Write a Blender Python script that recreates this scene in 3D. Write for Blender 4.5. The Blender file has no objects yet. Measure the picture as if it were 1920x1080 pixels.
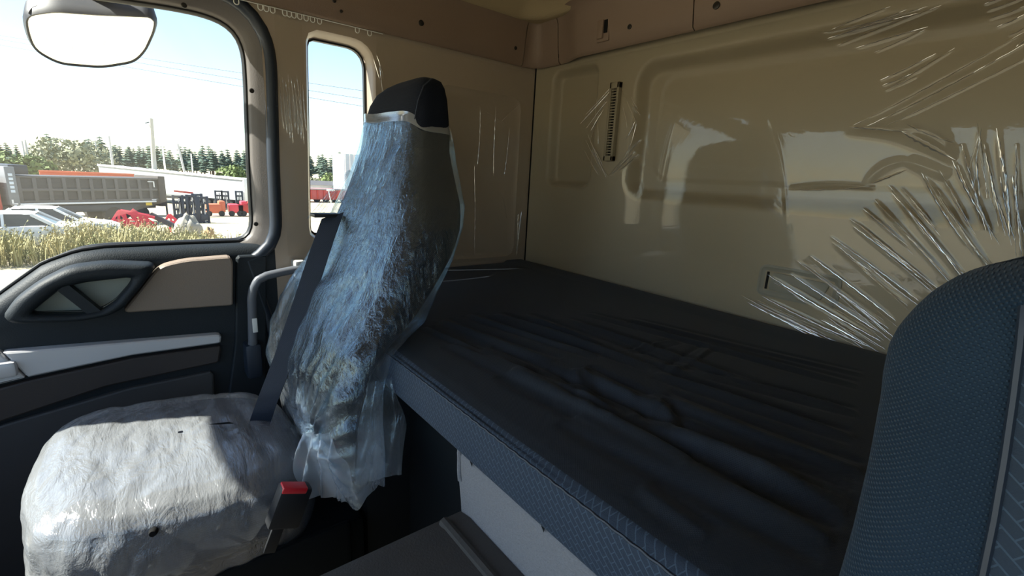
import bpy, bmesh, math, random
import numpy as np
from mathutils import Vector, Matrix, noise as mnoise

random.seed(7)
rng = np.random.default_rng(7)
scn = bpy.context.scene
COL = scn.collection
Z0 = 4.2                      # everything below is written relative to eye level; eye level is 4.2 m above the yard

# ------------------------------------------------------------------ camera, sky, sun, exposure
F = 873.0
RX = np.array([0.61458399, -0.21153528, 0.75996009])
RY = np.array([0.78714295, 0.10107834, -0.60843171])
RZ = np.array([0.05188927, 0.97212962, 0.22862964])
RM = np.array([RX, RY, RZ])
cam_d = bpy.data.cameras.new('camera')
cam_d.sensor_width = 36.0
cam_d.lens = 36.0 * F / 1920.0
cam_d.clip_start = 0.01
cam_d.clip_end = 2000
cam = bpy.data.objects.new('camera', cam_d)
COL.objects.link(cam)
mw = Matrix(RM.tolist()).to_4x4()
mw.translation = (0, 0, Z0)
cam.matrix_world = mw
scn.camera = cam

SUN_AZ, SUN_EL = 20.0, 45.0    # azimuth from straight ahead of the cab towards the passenger side
sd = Vector((-math.sin(math.radians(SUN_AZ)) * math.cos(math.radians(SUN_EL)),
             -math.cos(math.radians(SUN_AZ)) * math.cos(math.radians(SUN_EL)),
             math.sin(math.radians(SUN_EL))))
sun_d = bpy.data.lights.new('sun', 'SUN')
sun_d.energy = 17.0
sun_d.angle = math.radians(0.53)
sun_d.color = (1.0, 0.95, 0.86)
sun = bpy.data.objects.new('sun', sun_d)
COL.objects.link(sun)
sun.rotation_euler = sd.to_track_quat('Z', 'Y').to_euler()
sun.location = (0, 0, 40)

world = bpy.data.worlds.new('world')
scn.world = world
world.use_nodes = True
wn = world.node_tree
bg = wn.nodes['Background']
sky = wn.nodes.new('ShaderNodeTexSky')
sky.sky_type = 'NISHITA'
sky.sun_disc = False
sky.sun_elevation = math.radians(SUN_EL)
# sky sun azimuth: rotation 0 points to +Y, positive turns clockwise seen from above
sky.sun_rotation = math.atan2(sd.x, sd.y)
sky.air_density = 1.0
sky.dust_density = 0.5
sky.ozone_density = 1.0
wn.links.new(sky.outputs['Color'], bg.inputs['Color'])
bg.inputs['Strength'].default_value = 0.25
vs = scn.view_settings
vs.view_transform = 'Standard'
vs.look = 'None'
vs.gamma = 1.0
vs.use_curve_mapping = False
vs.exposure = 0.36
scn.cycles.transparent_max_bounces = 24
scn.cycles.max_bounces = 12


def at(px, py, axis, val):
    """the point where the sight line through a photograph pixel meets the plane axis = val"""
    d = RM @ np.array([px - 960.0, -(py - 540.0), -F])
    return d * (val / d[axis])


def yz(pts, x):
    out = []
    for p in pts:
        q = at(p[0], p[1], 0, x)
        out.append((q[1], q[2]))
    return out


# ------------------------------------------------------------------ materials
def srgb(r, g, b):
    f = lambda c: (c / 255.0) / 12.92 if c / 255.0 <= 0.04045 else ((c / 255.0 + 0.055) / 1.055) ** 2.4
    return (f(r), f(g), f(b))


class NT:
    def __init__(self, name):
        self.m = bpy.data.materials.new(name)
        self.m.use_nodes = True
        self.t = self.m.node_tree
        self.t.nodes.clear()
        self.out = self.n('ShaderNodeOutputMaterial')

    def n(self, typ, **kw):
        nd = self.t.nodes.new(typ)
        for k, v in kw.items():
            setattr(nd, k, v)
        return nd

    def l(self, a, b):
        self.t.links.new(a, b)

    def math(self, op, a, b=None, c=None, clamp=False):
        nd = self.n('ShaderNodeMath', operation=op)
        nd.use_clamp = clamp
        for i, v in enumerate((a, b, c)):
            if v is None:
                continue
            if isinstance(v, (int, float)):
                nd.inputs[i].default_value = v
            else:
                self.l(v, nd.inputs[i])
        return nd.outputs[0]

    def mix(self, fac, a, b):
        nd = self.n('ShaderNodeMix', data_type='RGBA')
        for sock, v in ((nd.inputs[0], fac), (nd.inputs[6], a), (nd.inputs[7], b)):
            if isinstance(v, (int, float)):
                sock.default_value = v
            elif isinstance(v, tuple):
                sock.default_value = (*v, 1) if len(v) == 3 else v
            else:
                self.l(v, sock)
        return nd.outputs[2]

    def noise(self, scale, detail=3, rough=0.55, vec=None, stretch=None, dist=0.0):
        nd = self.n('ShaderNodeTexNoise')
        nd.inputs['Scale'].default_value = scale
        nd.inputs['Detail'].default_value = detail
        nd.inputs['Roughness'].default_value = rough
        nd.inputs['Distortion'].default_value = dist
        v = vec or self.coord()
        if stretch:
            mp = self.n('ShaderNodeMapping')
            mp.inputs['Scale'].default_value = stretch
            self.l(v, mp.inputs['Vector'])
            v = mp.outputs[0]
        self.l(v, nd.inputs['Vector'])
        return nd.outputs['Fac']

    def coord(self):
        if not hasattr(self, '_c'):
            self._c = self.n('ShaderNodeTexCoord').outputs['Object']
        return self._c

    def bump(self, h, strength, dist=0.002, normal=None):
        b = self.n('ShaderNodeBump')
        b.inputs['Strength'].default_value = strength
        b.inputs['Distance'].default_value = dist
        self.l(h, b.inputs['Height'])
        if normal is not None:
            self.l(normal, b.inputs['Normal'])
        return b.outputs[0]


def mat(name, col, rough=0.5, spec=0.5, metal=0.0, var=0.12, vscale=6.0, grain=None, coat=0.0, coat_rough=0.05, sheen=0.0, weave=None):
    t = NT(name)
    p = t.n('ShaderNodeBsdfPrincipled')
    t.l(p.outputs[0], t.out.inputs[0])
    c = tuple(col)
    base = t.mix(t.noise(vscale, 4), tuple(x * (1 - var) for x in c), tuple(min(1, x * (1 + var)) for x in c))
    p.inputs['Roughness'].default_value = rough
    p.inputs['Specular IOR Level'].default_value = spec
    p.inputs['Metallic'].default_value = metal
    p.inputs['Coat Weight'].default_value = coat
    p.inputs['Coat Roughness'].default_value = coat_rough
    p.inputs['Sheen Weight'].default_value = sheen
    p.inputs['Sheen Roughness'].default_value = 0.4
    if weave:
        axes, pitch, light, strength = weave
        sep = t.n('ShaderNodeSeparateXYZ')
        t.l(t.coord(), sep.inputs[0])
        u, v = sep.outputs[axes[0]], sep.outputs[axes[1]]
        k = 2 * math.pi / pitch
        row = t.math('FLOOR', t.math('MULTIPLY', v, 1 / pitch * 2))
        sh = t.math('MULTIPLY', t.math('MODULO', row, 2.0), math.pi)
        su = t.math('SINE', t.math('ADD', t.math('MULTIPLY', u, k), sh))
        sv = t.math('ABSOLUTE', t.math('SINE', t.math('MULTIPLY', v, k)))
        dots = t.math('MULTIPLY', t.math('MAXIMUM', su, 0.0), sv, clamp=True)
        base = t.mix(t.math('MULTIPLY', dots, 0.8), base, tuple(light))
        t.l(t.bump(dots, strength, 0.0012), p.inputs['Normal'])
    elif grain:
        t.l(t.bump(t.noise(grain[0], 3), grain[1], 0.002), p.inputs['Normal'])
    t.l(base, p.inputs['Base Color'])
    return t.m


def clear_mat(name, tint=(1, 1, 1), milky=0.0, milk_col=(0.9, 0.93, 0.95), rough=0.02, f0=0.06, crease=None, trans=0.5, gain=1.0, veil=None, gtint=(1, 1, 1), layers=None):
    """a thin clear sheet: what is behind shows through, some milkiness, mirror reflection rising at grazing angles"""
    t = NT(name)
    tr = t.n('ShaderNodeBsdfTransparent')
    tr.inputs[0].default_value = (*tint, 1)
    di = t.n('ShaderNodeBsdfDiffuse')
    di.inputs[0].default_value = (*milk_col, 1)
    tl = t.n('ShaderNodeBsdfTranslucent')
    tl.inputs[0].default_value = (*milk_col, 1)
    gl = t.n('ShaderNodeBsdfGlossy')
    gl.inputs['Roughness'].default_value = rough
    gl.inputs[0].default_value = (*gtint, 1)
    lw = t.n('ShaderNodeLayerWeight')
    lw.inputs[0].default_value = 0.5
    if crease:
        nrm = None
        for sc, st, dist, stretch in crease:
            nrm = t.bump(t.noise(sc, 4, 0.6, stretch=stretch, dist=1.2), st, dist, nrm)
        for nd in (gl, lw, di):
            t.l(nrm, nd.inputs['Normal'])
    fr = t.math('MULTIPLY_ADD', t.math('POWER', lw.outputs['Facing'], 4.0), (0.9 - f0) * gain, f0, clamp=True)
    m1 = t.n('ShaderNodeMixShader')
    m1.inputs[0].default_value = trans
    t.l(di.outputs[0], m1.inputs[1])
    t.l(tl.outputs[0], m1.inputs[2])
    m2 = t.n('ShaderNodeMixShader')
    if layers:
        sep = t.n('ShaderNodeSeparateXYZ')
        t.l(t.coord(), sep.inputs[0])
        mr = t.n('ShaderNodeMapRange')
        mr.interpolation_type = 'SMOOTHSTEP'
        for i_, v_ in enumerate((layers[0], layers[1], layers[2], milky)):
            mr.inputs[i_ + 1].default_value = v_
        t.l(t.math('ADD', sep.outputs[2], t.math('MULTIPLY_ADD', t.noise(9, 4), 0.24, -0.12)), mr.inputs[0])
        streak = t.noise(30, 4, 0.6, stretch=(1, 1, 0.25))
        t.l(t.math('MULTIPLY', mr.outputs[0], t.math('MULTIPLY_ADD', streak, 1.6, 0.2), clamp=True), m2.inputs[0])
    elif veil:
        t.l(t.math('MULTIPLY_ADD', t.math('POWER', t.noise(veil[0], 4, 0.6), 2.0), veil[1], milky, clamp=True), m2.inputs[0])
    else:
        m2.inputs[0].default_value = milky
    t.l(tr.outputs[0], m2.inputs[1])
    t.l(m1.outputs[0], m2.inputs[2])
    m3 = t.n('ShaderNodeMixShader')
    t.l(fr, m3.inputs[0])
    t.l(m2.outputs[0], m3.inputs[1])
    t.l(gl.outputs[0], m3.inputs[2])
    t.l(m3.outputs[0], t.out.inputs[0])
    return t.m


def band_fabric(name, base, line, weave_axes):
    """navy jacquard: stepped zigzag lines on a fine weave"""
    t = NT(name)
    p = t.n('ShaderNodeBsdfPrincipled')
    t.l(p.outputs[0], t.out.inputs[0])
    sep = t.n('ShaderNodeSeparateXYZ')
    t.l(t.coord(), sep.inputs[0])
    cmb = t.n('ShaderNodeCombineXYZ')
    t.l(sep.outputs[weave_axes[0]], cmb.inputs[0])
    t.l(sep.outputs[weave_axes[1]], cmb.inputs[1])
    mp = t.n('ShaderNodeMapping')
    mp.inputs['Rotation'].default_value = (0, 0, math.radians(38))
    mp.inputs['Scale'].default_value = (1, 1, 1)
    t.l(cmb.outputs[0], mp.inputs[0])
    br = t.n('ShaderNodeTexBrick')
    br.inputs['Scale'].default_value = 62.0
    br.inputs['Mortar Size'].default_value = 0.035
    br.inputs['Mortar Smooth'].default_value = 0.25
    br.inputs['Brick Width'].default_value = 0.9
    br.inputs['Row Height'].default_value = 0.42
    t.l(mp.outputs[0], br.inputs['Vector'])
    fac = br.outputs['Fac']
    fine = t.noise(900, 2)
    col = t.mix(t.noise(9, 3), tuple(x * 0.85 for x in base), tuple(x * 1.15 for x in base))
    col = t.mix(t.math('MULTIPLY', fac, 0.75), col, tuple(line))
    t.l(col, p.inputs['Base Color'])
    p.inputs['Roughness'].default_value = 0.75
    p.inputs['Sheen Weight'].default_value = 0.08
    t.l(t.bump(t.math('ADD', fine, t.math('MULTIPLY', fac, 1.5)), 0.5, 0.001), p.inputs['Normal'])
    return t.m


M = {}
M['wall_tan'] = mat('painted tan metal', (0.385, 0.315, 0.25), 0.38, 0.5, var=0.05, vscale=3, coat=0.25, coat_rough=0.1)
M['wall_tan_rear'] = mat('painted olive tan metal', (0.345, 0.29, 0.20), 0.4, 0.5, var=0.05, vscale=3)
M['trim_brown'] = mat('brown moulded plastic', (0.235, 0.165, 0.12), 0.55, 0.4, var=0.06, grain=(420, 0.25))
M['headliner'] = mat('tan headliner cloth', (0.42, 0.33, 0.20), 0.9, 0.2, var=0.07, grain=(600, 0.4))
M['dark_gap'] = mat('black gap', (0.01, 0.01, 0.01), 0.9, 0.1)
M['frame_tan'] = mat('taupe window frame plastic', (0.15, 0.135, 0.125), 0.5, 0.4, var=0.06, grain=(300, 0.15))
M['rubber_navy'] = mat('navy black rubber strip', (0.017, 0.026, 0.042), 0.45, 0.5, var=0.15)
M['rubber_black'] = mat('black rubber seal', (0.012, 0.013, 0.015), 0.5, 0.4)
M['door_dark'] = mat('dark slate moulded plastic', (0.016, 0.022, 0.028), 0.55, 0.3, var=0.1, grain=(350, 0.3))
M['door_brown'] = mat('dark brown moulded plastic', (0.05, 0.042, 0.04), 0.5, 0.45, var=0.08, grain=(350, 0.25))
M['door_tan'] = mat('taupe armrest plastic', (0.27, 0.215, 0.175), 0.5, 0.4, var=0.05, grain=(350, 0.25))
M['door_pocket'] = mat('charcoal pocket plastic', (0.055, 0.057, 0.06), 0.6, 0.4, var=0.1, grain=(250, 0.3))
M['recess_green'] = mat('grey green door recess', (0.32, 0.35, 0.315), 0.6, 0.4, var=0.15)
M['silver'] = mat('satin silver plastic', (0.66, 0.66, 0.68), 0.36, 0.5, metal=0.15, var=0.03)
M['bar_grey'] = mat('grey coated steel tube', (0.12, 0.13, 0.15), 0.35, 0.5, var=0.05)
M['white_plastic'] = mat('white plastic', (0.75, 0.75, 0.72), 0.4, 0.5, var=0.04)
M['grey_plastic'] = mat('pale grey plastic', (0.42, 0.42, 0.41), 0.5, 0.5, var=0.05)
M['screw'] = mat('dark screw', (0.03, 0.027, 0.025), 0.4, 0.5, metal=0.4)
M['seat_fabric'] = mat('black navy seat cloth', (0.006, 0.008, 0.014), 0.85, 0.15, var=0.2, sheen=0.02, weave=((1, 2), 0.004, (0.010, 0.013, 0.022), 0.4))
M['driver_fabric'] = mat('navy woven seat cloth', (0.013, 0.030, 0.052), 0.8, 0.2, var=0.3, vscale=9, sheen=0.08, weave=((0, 2), 0.0034, (0.05, 0.085, 0.125), 0.9))
M['driver_insert'] = band_fabric('navy jacquard insert', (0.014, 0.030, 0.052), (0.05, 0.085, 0.125), (0, 2))
M['mattress_top'] = mat('black navy mattress cloth', (0.013, 0.020, 0.030), 0.65, 0.35, var=0.25, vscale=4, sheen=0.06, weave=((0, 1), 0.003, (0.016, 0.024, 0.034), 0.3))
M['mattress_band'] = band_fabric('navy jacquard mattress band', (0.014, 0.029, 0.054), (0.055, 0.09, 0.135), (0, 2))  # navy cloth; extra blue in the colour stands for skylight on the front
M['felt'] = mat('grey felt panel', (0.245, 0.245, 0.255), 0.95, 0.1, var=0.16, vscale=240, grain=(500, 0.9))
M['floor_mat'] = mat('grey brown rubber floor', (0.055, 0.052, 0.048), 0.6, 0.3, var=0.2, vscale=14, grain=(300, 0.3))
M['well'] = mat('black blue pedestal plastic', (0.006, 0.009, 0.011), 0.7, 0.2, var=0.1)
M['belt'] = mat('navy belt webbing', (0.011, 0.018, 0.034), 0.6, 0.35, var=0.1, weave=((1, 2), 0.003, (0.024, 0.034, 0.055), 0.4))
M['red_button'] = mat('red button plastic', (0.62, 0.02, 0.03), 0.35, 0.5, var=0.03)
M['vent'] = mat('olive grey vent plastic', (0.28, 0.24, 0.165), 0.5, 0.4, var=0.05)
M['latch'] = mat('grey recessed plastic', (0.30, 0.285, 0.235), 0.55, 0.4, var=0.05)
M['dash'] = mat('dark grey dashboard', (0.05, 0.05, 0.052), 0.6, 0.3)

M['glass'] = clear_mat('window glass', (0.94, 0.98, 0.97), 0.016, f0=0.05, rough=0.0, veil=(14, 0.03))  # patchy milkiness stands in for veiling glare and outdoor haze
M['film'] = clear_mat('stretched clear film', (0.97, 0.97, 0.96), 0.02, f0=0.03, rough=0.015, gain=0.8,
                      crease=[(7, 0.10, 0.004, (1, 1, 1)), (60, 0.04, 0.001, (1, 1, 0.4))])
M['bag'] = clear_mat('crinkled clear bag', (0.92, 0.96, 1.0), 0.05, (0.86, 0.9, 0.93), f0=0.10, rough=0.055, gain=1.0, gtint=(0.70, 0.88, 1.0), layers=(0.04, 0.24, 0.30),  # blue gloss tint puts the reflected sky's blue into the plastic
                     crease=[(22, 0.55, 0.005, (1.2, 1.2, 0.55)), (75, 0.8, 0.0025, (1.2, 1.2, 0.5)), (190, 0.4, 0.001, (1, 1, 0.6))])
M['crease'] = clear_mat('highlit film crease', (0.98, 0.98, 0.98), 0.50, (0.97, 0.97, 0.98), f0=0.60, rough=0.13, gain=0.8)  # milky white and raised gloss stand in for window highlights along the folds
M['bag_hem'] = clear_mat('folded bag hem', (0.9, 0.92, 0.94), 0.34, (0.8, 0.84, 0.88), f0=0.12, rough=0.12)
M['cushion_bag'] = clear_mat('milky cushion cover', (0.80, 0.84, 0.88), 0.185, (0.90, 0.94, 0.98), f0=0.09, rough=0.12, gain=0.6, trans=0.15,
                             crease=[(24, 0.6, 0.006, (0.5, 1.5, 1)), (90, 0.5, 0.002, (0.5, 1.4, 1))])


# ------------------------------------------------------------------ object helpers
ORG = {}


def clean(o, label=None, cat=None, group=None, kind=None):
    if label:
        o['label'] = label
    if cat:
        o['category'] = cat
    if group:
        o['group'] = group
    if kind:
        o['kind'] = kind
    return o


def thing(name, label=None, cat=None, loc=(0, 0, 0), group=None, kind=None):
    o = bpy.data.objects.new(name, None)
    o.empty_display_size = 0.05
    o.location = (loc[0], loc[1], loc[2] + Z0)
    COL.objects.link(o)
    ORG[o.name] = tuple(loc)
    return clean(o, label, cat, group, kind)


def mesh_obj(name, verts, faces, m, parent=None, smooth=True, label=None, cat=None, group=None, kind=None, extra=None, autosmooth=None):
    v = np.asarray(verts, dtype=float)
    if parent is not None:
        org = ORG[parent.name]
    else:
        lo, hi = v.min(0), v.max(0)
        org = ((lo[0] + hi[0]) / 2, (lo[1] + hi[1]) / 2, lo[2])
    v = v - np.array(org)
    me = bpy.data.meshes.new(name)
    if isinstance(faces, np.ndarray) and faces.ndim == 2:
        nf, k = faces.shape
        me.vertices.add(len(v))
        me.vertices.foreach_set('co', v.astype(np.float32).ravel())
        me.loops.add(nf * k)
        me.loops.foreach_set('vertex_index', faces.astype(np.int32).ravel())
        me.polygons.add(nf)
        me.polygons.foreach_set('loop_start', np.arange(0, nf * k, k, dtype=np.int32))
        me.update(calc_edges=True)
    else:
        me.from_pydata(v.tolist(), [], [list(f) for f in faces])
    bm = bmesh.new()
    bm.from_mesh(me)
    bmesh.ops.recalc_face_normals(bm, faces=bm.faces)
    if smooth:
        for f in bm.faces:
            f.smooth = True
        if autosmooth is not None:
            ca = math.radians(autosmooth)
            for e in bm.edges:
                if len(e.link_faces) == 2 and e.calc_face_angle(0) > ca:
                    e.smooth = False
    bm.to_mesh(me)
    bm.free()
    me.materials.append(m)
    o = bpy.data.objects.new(name, me)
    COL.objects.link(o)
    if parent is not None:
        o.parent = parent
        ORG[o.name] = org
    else:
        o.location = (org[0], org[1], org[2] + Z0)
        ORG[o.name] = tuple(org)
    return clean(o, label, cat, group, kind)


class MB:
    """collects shapes, then links them as ONE mesh object"""
    def __init__(self):
        self.v, self.f = [], []

    def add(self, vs, fs):
        b = len(self.v)
        self.v += [tuple(map(float, q)) for q in vs]
        self.f += [tuple(i + b for i in f) for f in fs]
        return self

    def box(self, lo, hi, bev=0.0):
        (x0, y0, z0), (x1, y1, z1) = lo, hi
        if bev <= 0:
            vs = [(x, y, z) for x in (x0, x1) for y in (y0, y1) for z in (z0, z1)]
            return self.add(vs, [(0, 1, 3, 2), (4, 6, 7, 5), (0, 4, 5, 1), (2, 3, 7, 6), (0, 2, 6, 4), (1, 5, 7, 3)])
        bm = bmesh.new()
        bmesh.ops.create_cube(bm, size=1)
        for q in bm.verts:
            q.co = Vector(((x0 + x1) / 2 + q.co.x * (x1 - x0), (y0 + y1) / 2 + q.co.y * (y1 - y0), (z0 + z1) / 2 + q.co.z * (z1 - z0)))
        bmesh.ops.bevel(bm, geom=list(bm.edges), offset=bev, segments=2, affect='EDGES', profile=0.5)
        bm.verts.index_update()
        self.add([q.co[:] for q in bm.verts], [[q.index for q in f.verts] for f in bm.faces])
        bm.free()
        return self

    def bar(self, a, b, w, h=None, up=(0, 0, 1)):
        a, b = Vector(a), Vector(b)
        h = w if h is None else h
        d = (b - a).normalized()
        s = d.cross(Vector(up))
        if s.length < 1e-4:
            s = d.cross(Vector((0, 1, 0)))
        s.normalize()
        u = s.cross(d).normalized()
        vs = []
        for p in (a, b):
            for i, j in ((-1, -1), (1, -1), (1, 1), (-1, 1)):
                vs.append(p + s * (i * w / 2) + u * (j * h / 2))
        return self.add(vs, [(0, 1, 2, 3), (7, 6, 5, 4), (0, 4, 5, 1), (1, 5, 6, 2), (2, 6, 7, 3), (3, 7, 4, 0)])

    def tube(self, pts, r, n=10, cap=True):
        pts = [Vector(p) for p in pts]
        rs = r if isinstance(r, (list, tuple)) else [r] * len(pts)
        vs, fs = [], []
        prev = None
        for i, p in enumerate(pts):
            d = (pts[min(i + 1, len(pts) - 1)] - pts[max(i - 1, 0)]).normalized()
            if prev is None:
                s = d.cross(Vector((0, 0, 1)))
                if s.length < 1e-3:
                    s = d.cross(Vector((0, 1, 0)))
            else:
                s = prev - d * prev.dot(d)
            s.normalize()
            prev = s
            u = d.cross(s)
            for k in range(n):
                a = 2 * math.pi * k / n
                vs.append(p + (s * math.cos(a) + u * math.sin(a)) * rs[i])
        for i in range(len(pts) - 1):
            for k in range(n):
                fs.append((i * n + k, i * n + (k + 1) % n, (i + 1) * n + (k + 1) % n, (i + 1) * n + k))
        if cap:
            fs.append(tuple(range(n))[::-1])
            fs.append(tuple((len(pts) - 1) * n + k for k in range(n)))
        return self.add(vs, fs)

    def disc(self, c, nrm, r, depth, n=14):
        nrm = Vector(nrm).normalized()
        c = Vector(c)
        return self.tube([c, c + nrm * depth * 0.7, c + nrm * depth], [r, r, r * 0.75], n)

    def build(self, name, m, parent=None, **kw):
        kw.setdefault('autosmooth', 35)
        return mesh_obj(name, self.v, self.f, m, parent, **kw)


def resample(pts, n, closed=True):
    p = np.asarray(pts, float)
    if closed:
        p = np.vstack([p, p[:1]])
    d = np.r_[0, np.cumsum(np.linalg.norm(np.diff(p, axis=0), axis=1))]
    s = np.linspace(0, d[-1], n, endpoint=not closed)
    return np.stack([np.interp(s, d, p[:, k]) for k in range(p.shape[1])], 1)


def round_poly(pts, r, seg=5):
    out = []
    n = len(pts)
    for i in range(n):
        p = np.array(pts[i], float)
        a = np.array(pts[i - 1], float) - p
        b = np.array(pts[(i + 1) % n], float) - p
        la, lb = np.linalg.norm(a), np.linalg.norm(b)
        rr = min(r if not isinstance(r, (list, tuple)) else r[i], la * 0.45, lb * 0.45)
        if rr < 1e-6:
            out.append(tuple(p))
            continue
        p0, p2 = p + a / la * rr, p + b / lb * rr
        for k in range(seg + 1):
            t = k / seg
            out.append(tuple((1 - t) ** 2 * p0 + 2 * t * (1 - t) * p + t * t * p2))
    return out


def offset_loop(p, d):
    """offset a closed 2-D loop outward by d"""
    p = np.asarray(p, float)
    area = 0.5 * np.sum(p[:, 0] * np.roll(p[:, 1], -1) - np.roll(p[:, 0], -1) * p[:, 1])
    t = np.roll(p, -1, 0) - np.roll(p, 1, 0)
    nrm = np.stack([t[:, 1], -t[:, 0]], 1)
    nrm /= np.linalg.norm(nrm, axis=1)[:, None] + 1e-12
    return p + nrm * d * (1 if area > 0 else -1)


def loft(name, loops, m, parent=None, closed=True, cap=(False, False), **kw):
    n = len(loops[0])
    vs = [tuple(q) for L in loops for q in L]
    fs = []
    for i in range(len(loops) - 1):
        for k in range(n if closed else n - 1):
            k2 = (k + 1) % n
            fs.append((i * n + k, i * n + k2, (i + 1) * n + k2, (i + 1) * n + k))
    if cap[0]:
        fs.append(tuple(range(n))[::-1])
    if cap[1]:
        b = (len(loops) - 1) * n
        fs.append(tuple(b + k for k in range(n)))
    kw.setdefault('autosmooth', 40)
    return mesh_obj(name, vs, fs, m, parent, **kw)


def plate(name, outline, x0, x1, m, parent=None, bev=0.006, **kw):
    """slab with outline in (y, z), back at x0, face at x1, rounded front edge"""
    o = resample(outline, max(40, min(120, len(outline) * 3)))
    s = 1 if x1 > x0 else -1
    bi = min(bev, 0.005)
    L = [o, o, offset_loop(o, -bi * 0.3), offset_loop(o, -bi)]
    X = [x0, x1 - s * bev, x1 - s * bev * 0.3, x1]
    return loft(name, [[(x, q[0], q[1]) for q in l] for x, l in zip(X, L)], m, parent, cap=(True, True), autosmooth=14, **kw)


def holed(name, outer, holes, to3, m, parent=None, **kw):
    """flat sheet with holes; to3 maps (u, v) to 3-D"""
    bm = bmesh.new()
    edges = []
    for lp in [outer] + holes:
        vs = [bm.verts.new((q[0], q[1], 0)) for q in lp]
        for i in range(len(vs)):
            edges.append(bm.edges.new((vs[i], vs[(i + 1) % len(vs)])))
    bmesh.ops.triangle_fill(bm, use_beauty=True, use_dissolve=False, edges=edges, normal=(0, 0, 1))
    bm.verts.index_update()
    V = [to3(v.co.x, v.co.y) for v in bm.verts]
    Fc = [[v.index for v in f.verts] for f in bm.faces]
    bm.free()
    return mesh_obj(name, V, Fc, m, parent, smooth=False, **kw)


def grid_faces(nu, nv, wrap_u=False):
    i, j = np.meshgrid(np.arange(nu if wrap_u else nu - 1), np.arange(nv - 1), indexing='ij')
    i2 = (i + 1) % nu
    return np.stack([i * nv + j, i2 * nv + j, i2 * nv + j + 1, i * nv + j + 1], -1).reshape(-1, 4)


def sstep(a, b, x):
    t = np.clip((x - a) / (b - a), 0, 1)
    return t * t * (3 - 2 * t)


def ridge(H, U, V, p0, p1, w, h, curve=0.0):
    """raise a tapered fold from p0 to p1 on a height field"""
    p0, p1 = np.array(p0), np.array(p1)
    d = p1 - p0
    L = np.linalg.norm(d)
    d = d / L
    s = ((U - p0[0]) * d[0] + (V - p0[1]) * d[1]) / L
    t = -(U - p0[0]) * d[1] + (V - p0[1]) * d[0]
    t = t - curve * np.sin(np.clip(s, 0, 1) * math.pi)
    env = np.where((s > 0) & (s < 1), np.clip(s, 0, 1) ** 0.35 * np.clip(1 - s, 0, 1) ** 0.35, 0)
    ww = w * (0.45 + 0.55 * env)
    H += h * env * np.exp(-(t / ww) ** 2)


def rrect_sdf(U, V, u0, u1, v0, v1, r):
    cu, cv = (u0 + u1) / 2, (v0 + v1) / 2
    qx = np.abs(U - cu) - (u1 - u0) / 2 + r
    qy = np.abs(V - cv) - (v1 - v0) / 2 + r
    return np.hypot(np.maximum(qx, 0), np.maximum(qy, 0)) + np.minimum(np.maximum(qx, qy), 0) - r


def copy_tree(o, parent=None):
    c = o.copy()
    COL.objects.link(c)
    if parent is not None:
        c.parent = parent
    for ch in [q for q in o.children]:
        copy_tree(ch, c)
    return c


XW, YR, XR = -1.44, 1.213, 0.56      # passenger wall, rear wall, driver-side wall
BZ = -0.32                            # bunk top

# ------------------------------------------------------------------ cab shell
mesh_obj('floor', *(lambda b: (b.v, b.f))(MB().box((XW - 0.1, -1.25, -1.06), (XR + 0.05, YR, -1.0))), M['floor_mat'], kind='structure', smooth=False)

# rear wall: pressed sheet with two recessed fields
nu, nv = 420, 240
xs = np.linspace(XW - 0.03, XR, nu)
zs = np.linspace(-1.0, 0.62, nv)
U, V = np.meshgrid(xs, zs, indexing='ij')
dA = rrect_sdf(U, V, -1.34, -1.13, -0.015, 0.375, 0.035)
dB = rrect_sdf(U, V, -0.965, 0.50, -0.035, 0.35, 0.06)
dep = 0.034 * (1 - sstep(-0.018, 0.008, dA)) + 0.042 * (1 - sstep(-0.026, 0.010, dB))
dC = rrect_sdf(U, V, -0.90, 0.44, 0.02, 0.315, 0.05)
dep += 0.004 * (1 - sstep(-0.004, 0.004, dC))
P = np.stack([U, YR + dep, V], -1).reshape(-1, 3)
mesh_obj('wall_rear', P, grid_faces(nu, nv), M['wall_tan_rear'], kind='structure')

# passenger side wall behind the door, with the narrow rear window
bw_px = [(578, 85), (600, 82), (640, 90), (665, 103), (676, 125), (682, 210)]
bw = [(0.405, 0.352), (0.60, 0.352), (0.60, -0.20), (0.395, -0.20)]
bw = [(0.412, 0.350), (0.572, 0.350), (0.572, -0.195), (0.396, -0.195)]
bwi = resample(round_poly(bw, [0.02, 0.055, 0.045, 0.02], 8), 96)
bwo = offset_loop(bwi, 0.017)
wl_out = [(0.285, -1.0), (YR + 0.05, -1.0), (YR + 0.05, 0.66), (0.10, 0.66), (0.10, 0.398), (0.235, 0.398), (0.268, 0.382), (0.285, 0.35)]
panel = resample(round_poly([(0.80, -0.30), (1.15, -0.30), (1.15, 0.29), (0.80, 0.29)], 0.04), 64)
wall_l = holed('wall_left', wl_out, [list(map(tuple, bwo)), list(map(tuple, panel))], lambda u, v: (XW, u, v), M['wall_tan'], kind='structure')
loft('pressed_panel', [[(XW, q[0], q[1]) for q in panel], [(XW - 0.004, q[0], q[1]) for q in offset_loop(panel, -0.006)],
                       [(XW - 0.010, q[0], q[1]) for q in offset_loop(panel, -0.022)]], M['wall_tan'], wall_l, cap=(False, True))
loft('window_reveal', [[(x, q[0], q[1]) for q in offset_loop(bwi, d)] for x, d in ((XW, 0.017), (XW - 0.012, 0.010), (XW - 0.045, 0.006), (XW - 0.05, 0.002))],
     M['wall_tan'], wall_l)
MB().tube([(XW + 0.001, YR - 0.002, z) for z in (-0.9, 0.5)], 0.0028, 6).build('corner_gap', M['dark_gap'], wall_l)
win1 = thing('window_1', loc=(XW - 0.05, 0.48, -0.195), kind='structure')
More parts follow.
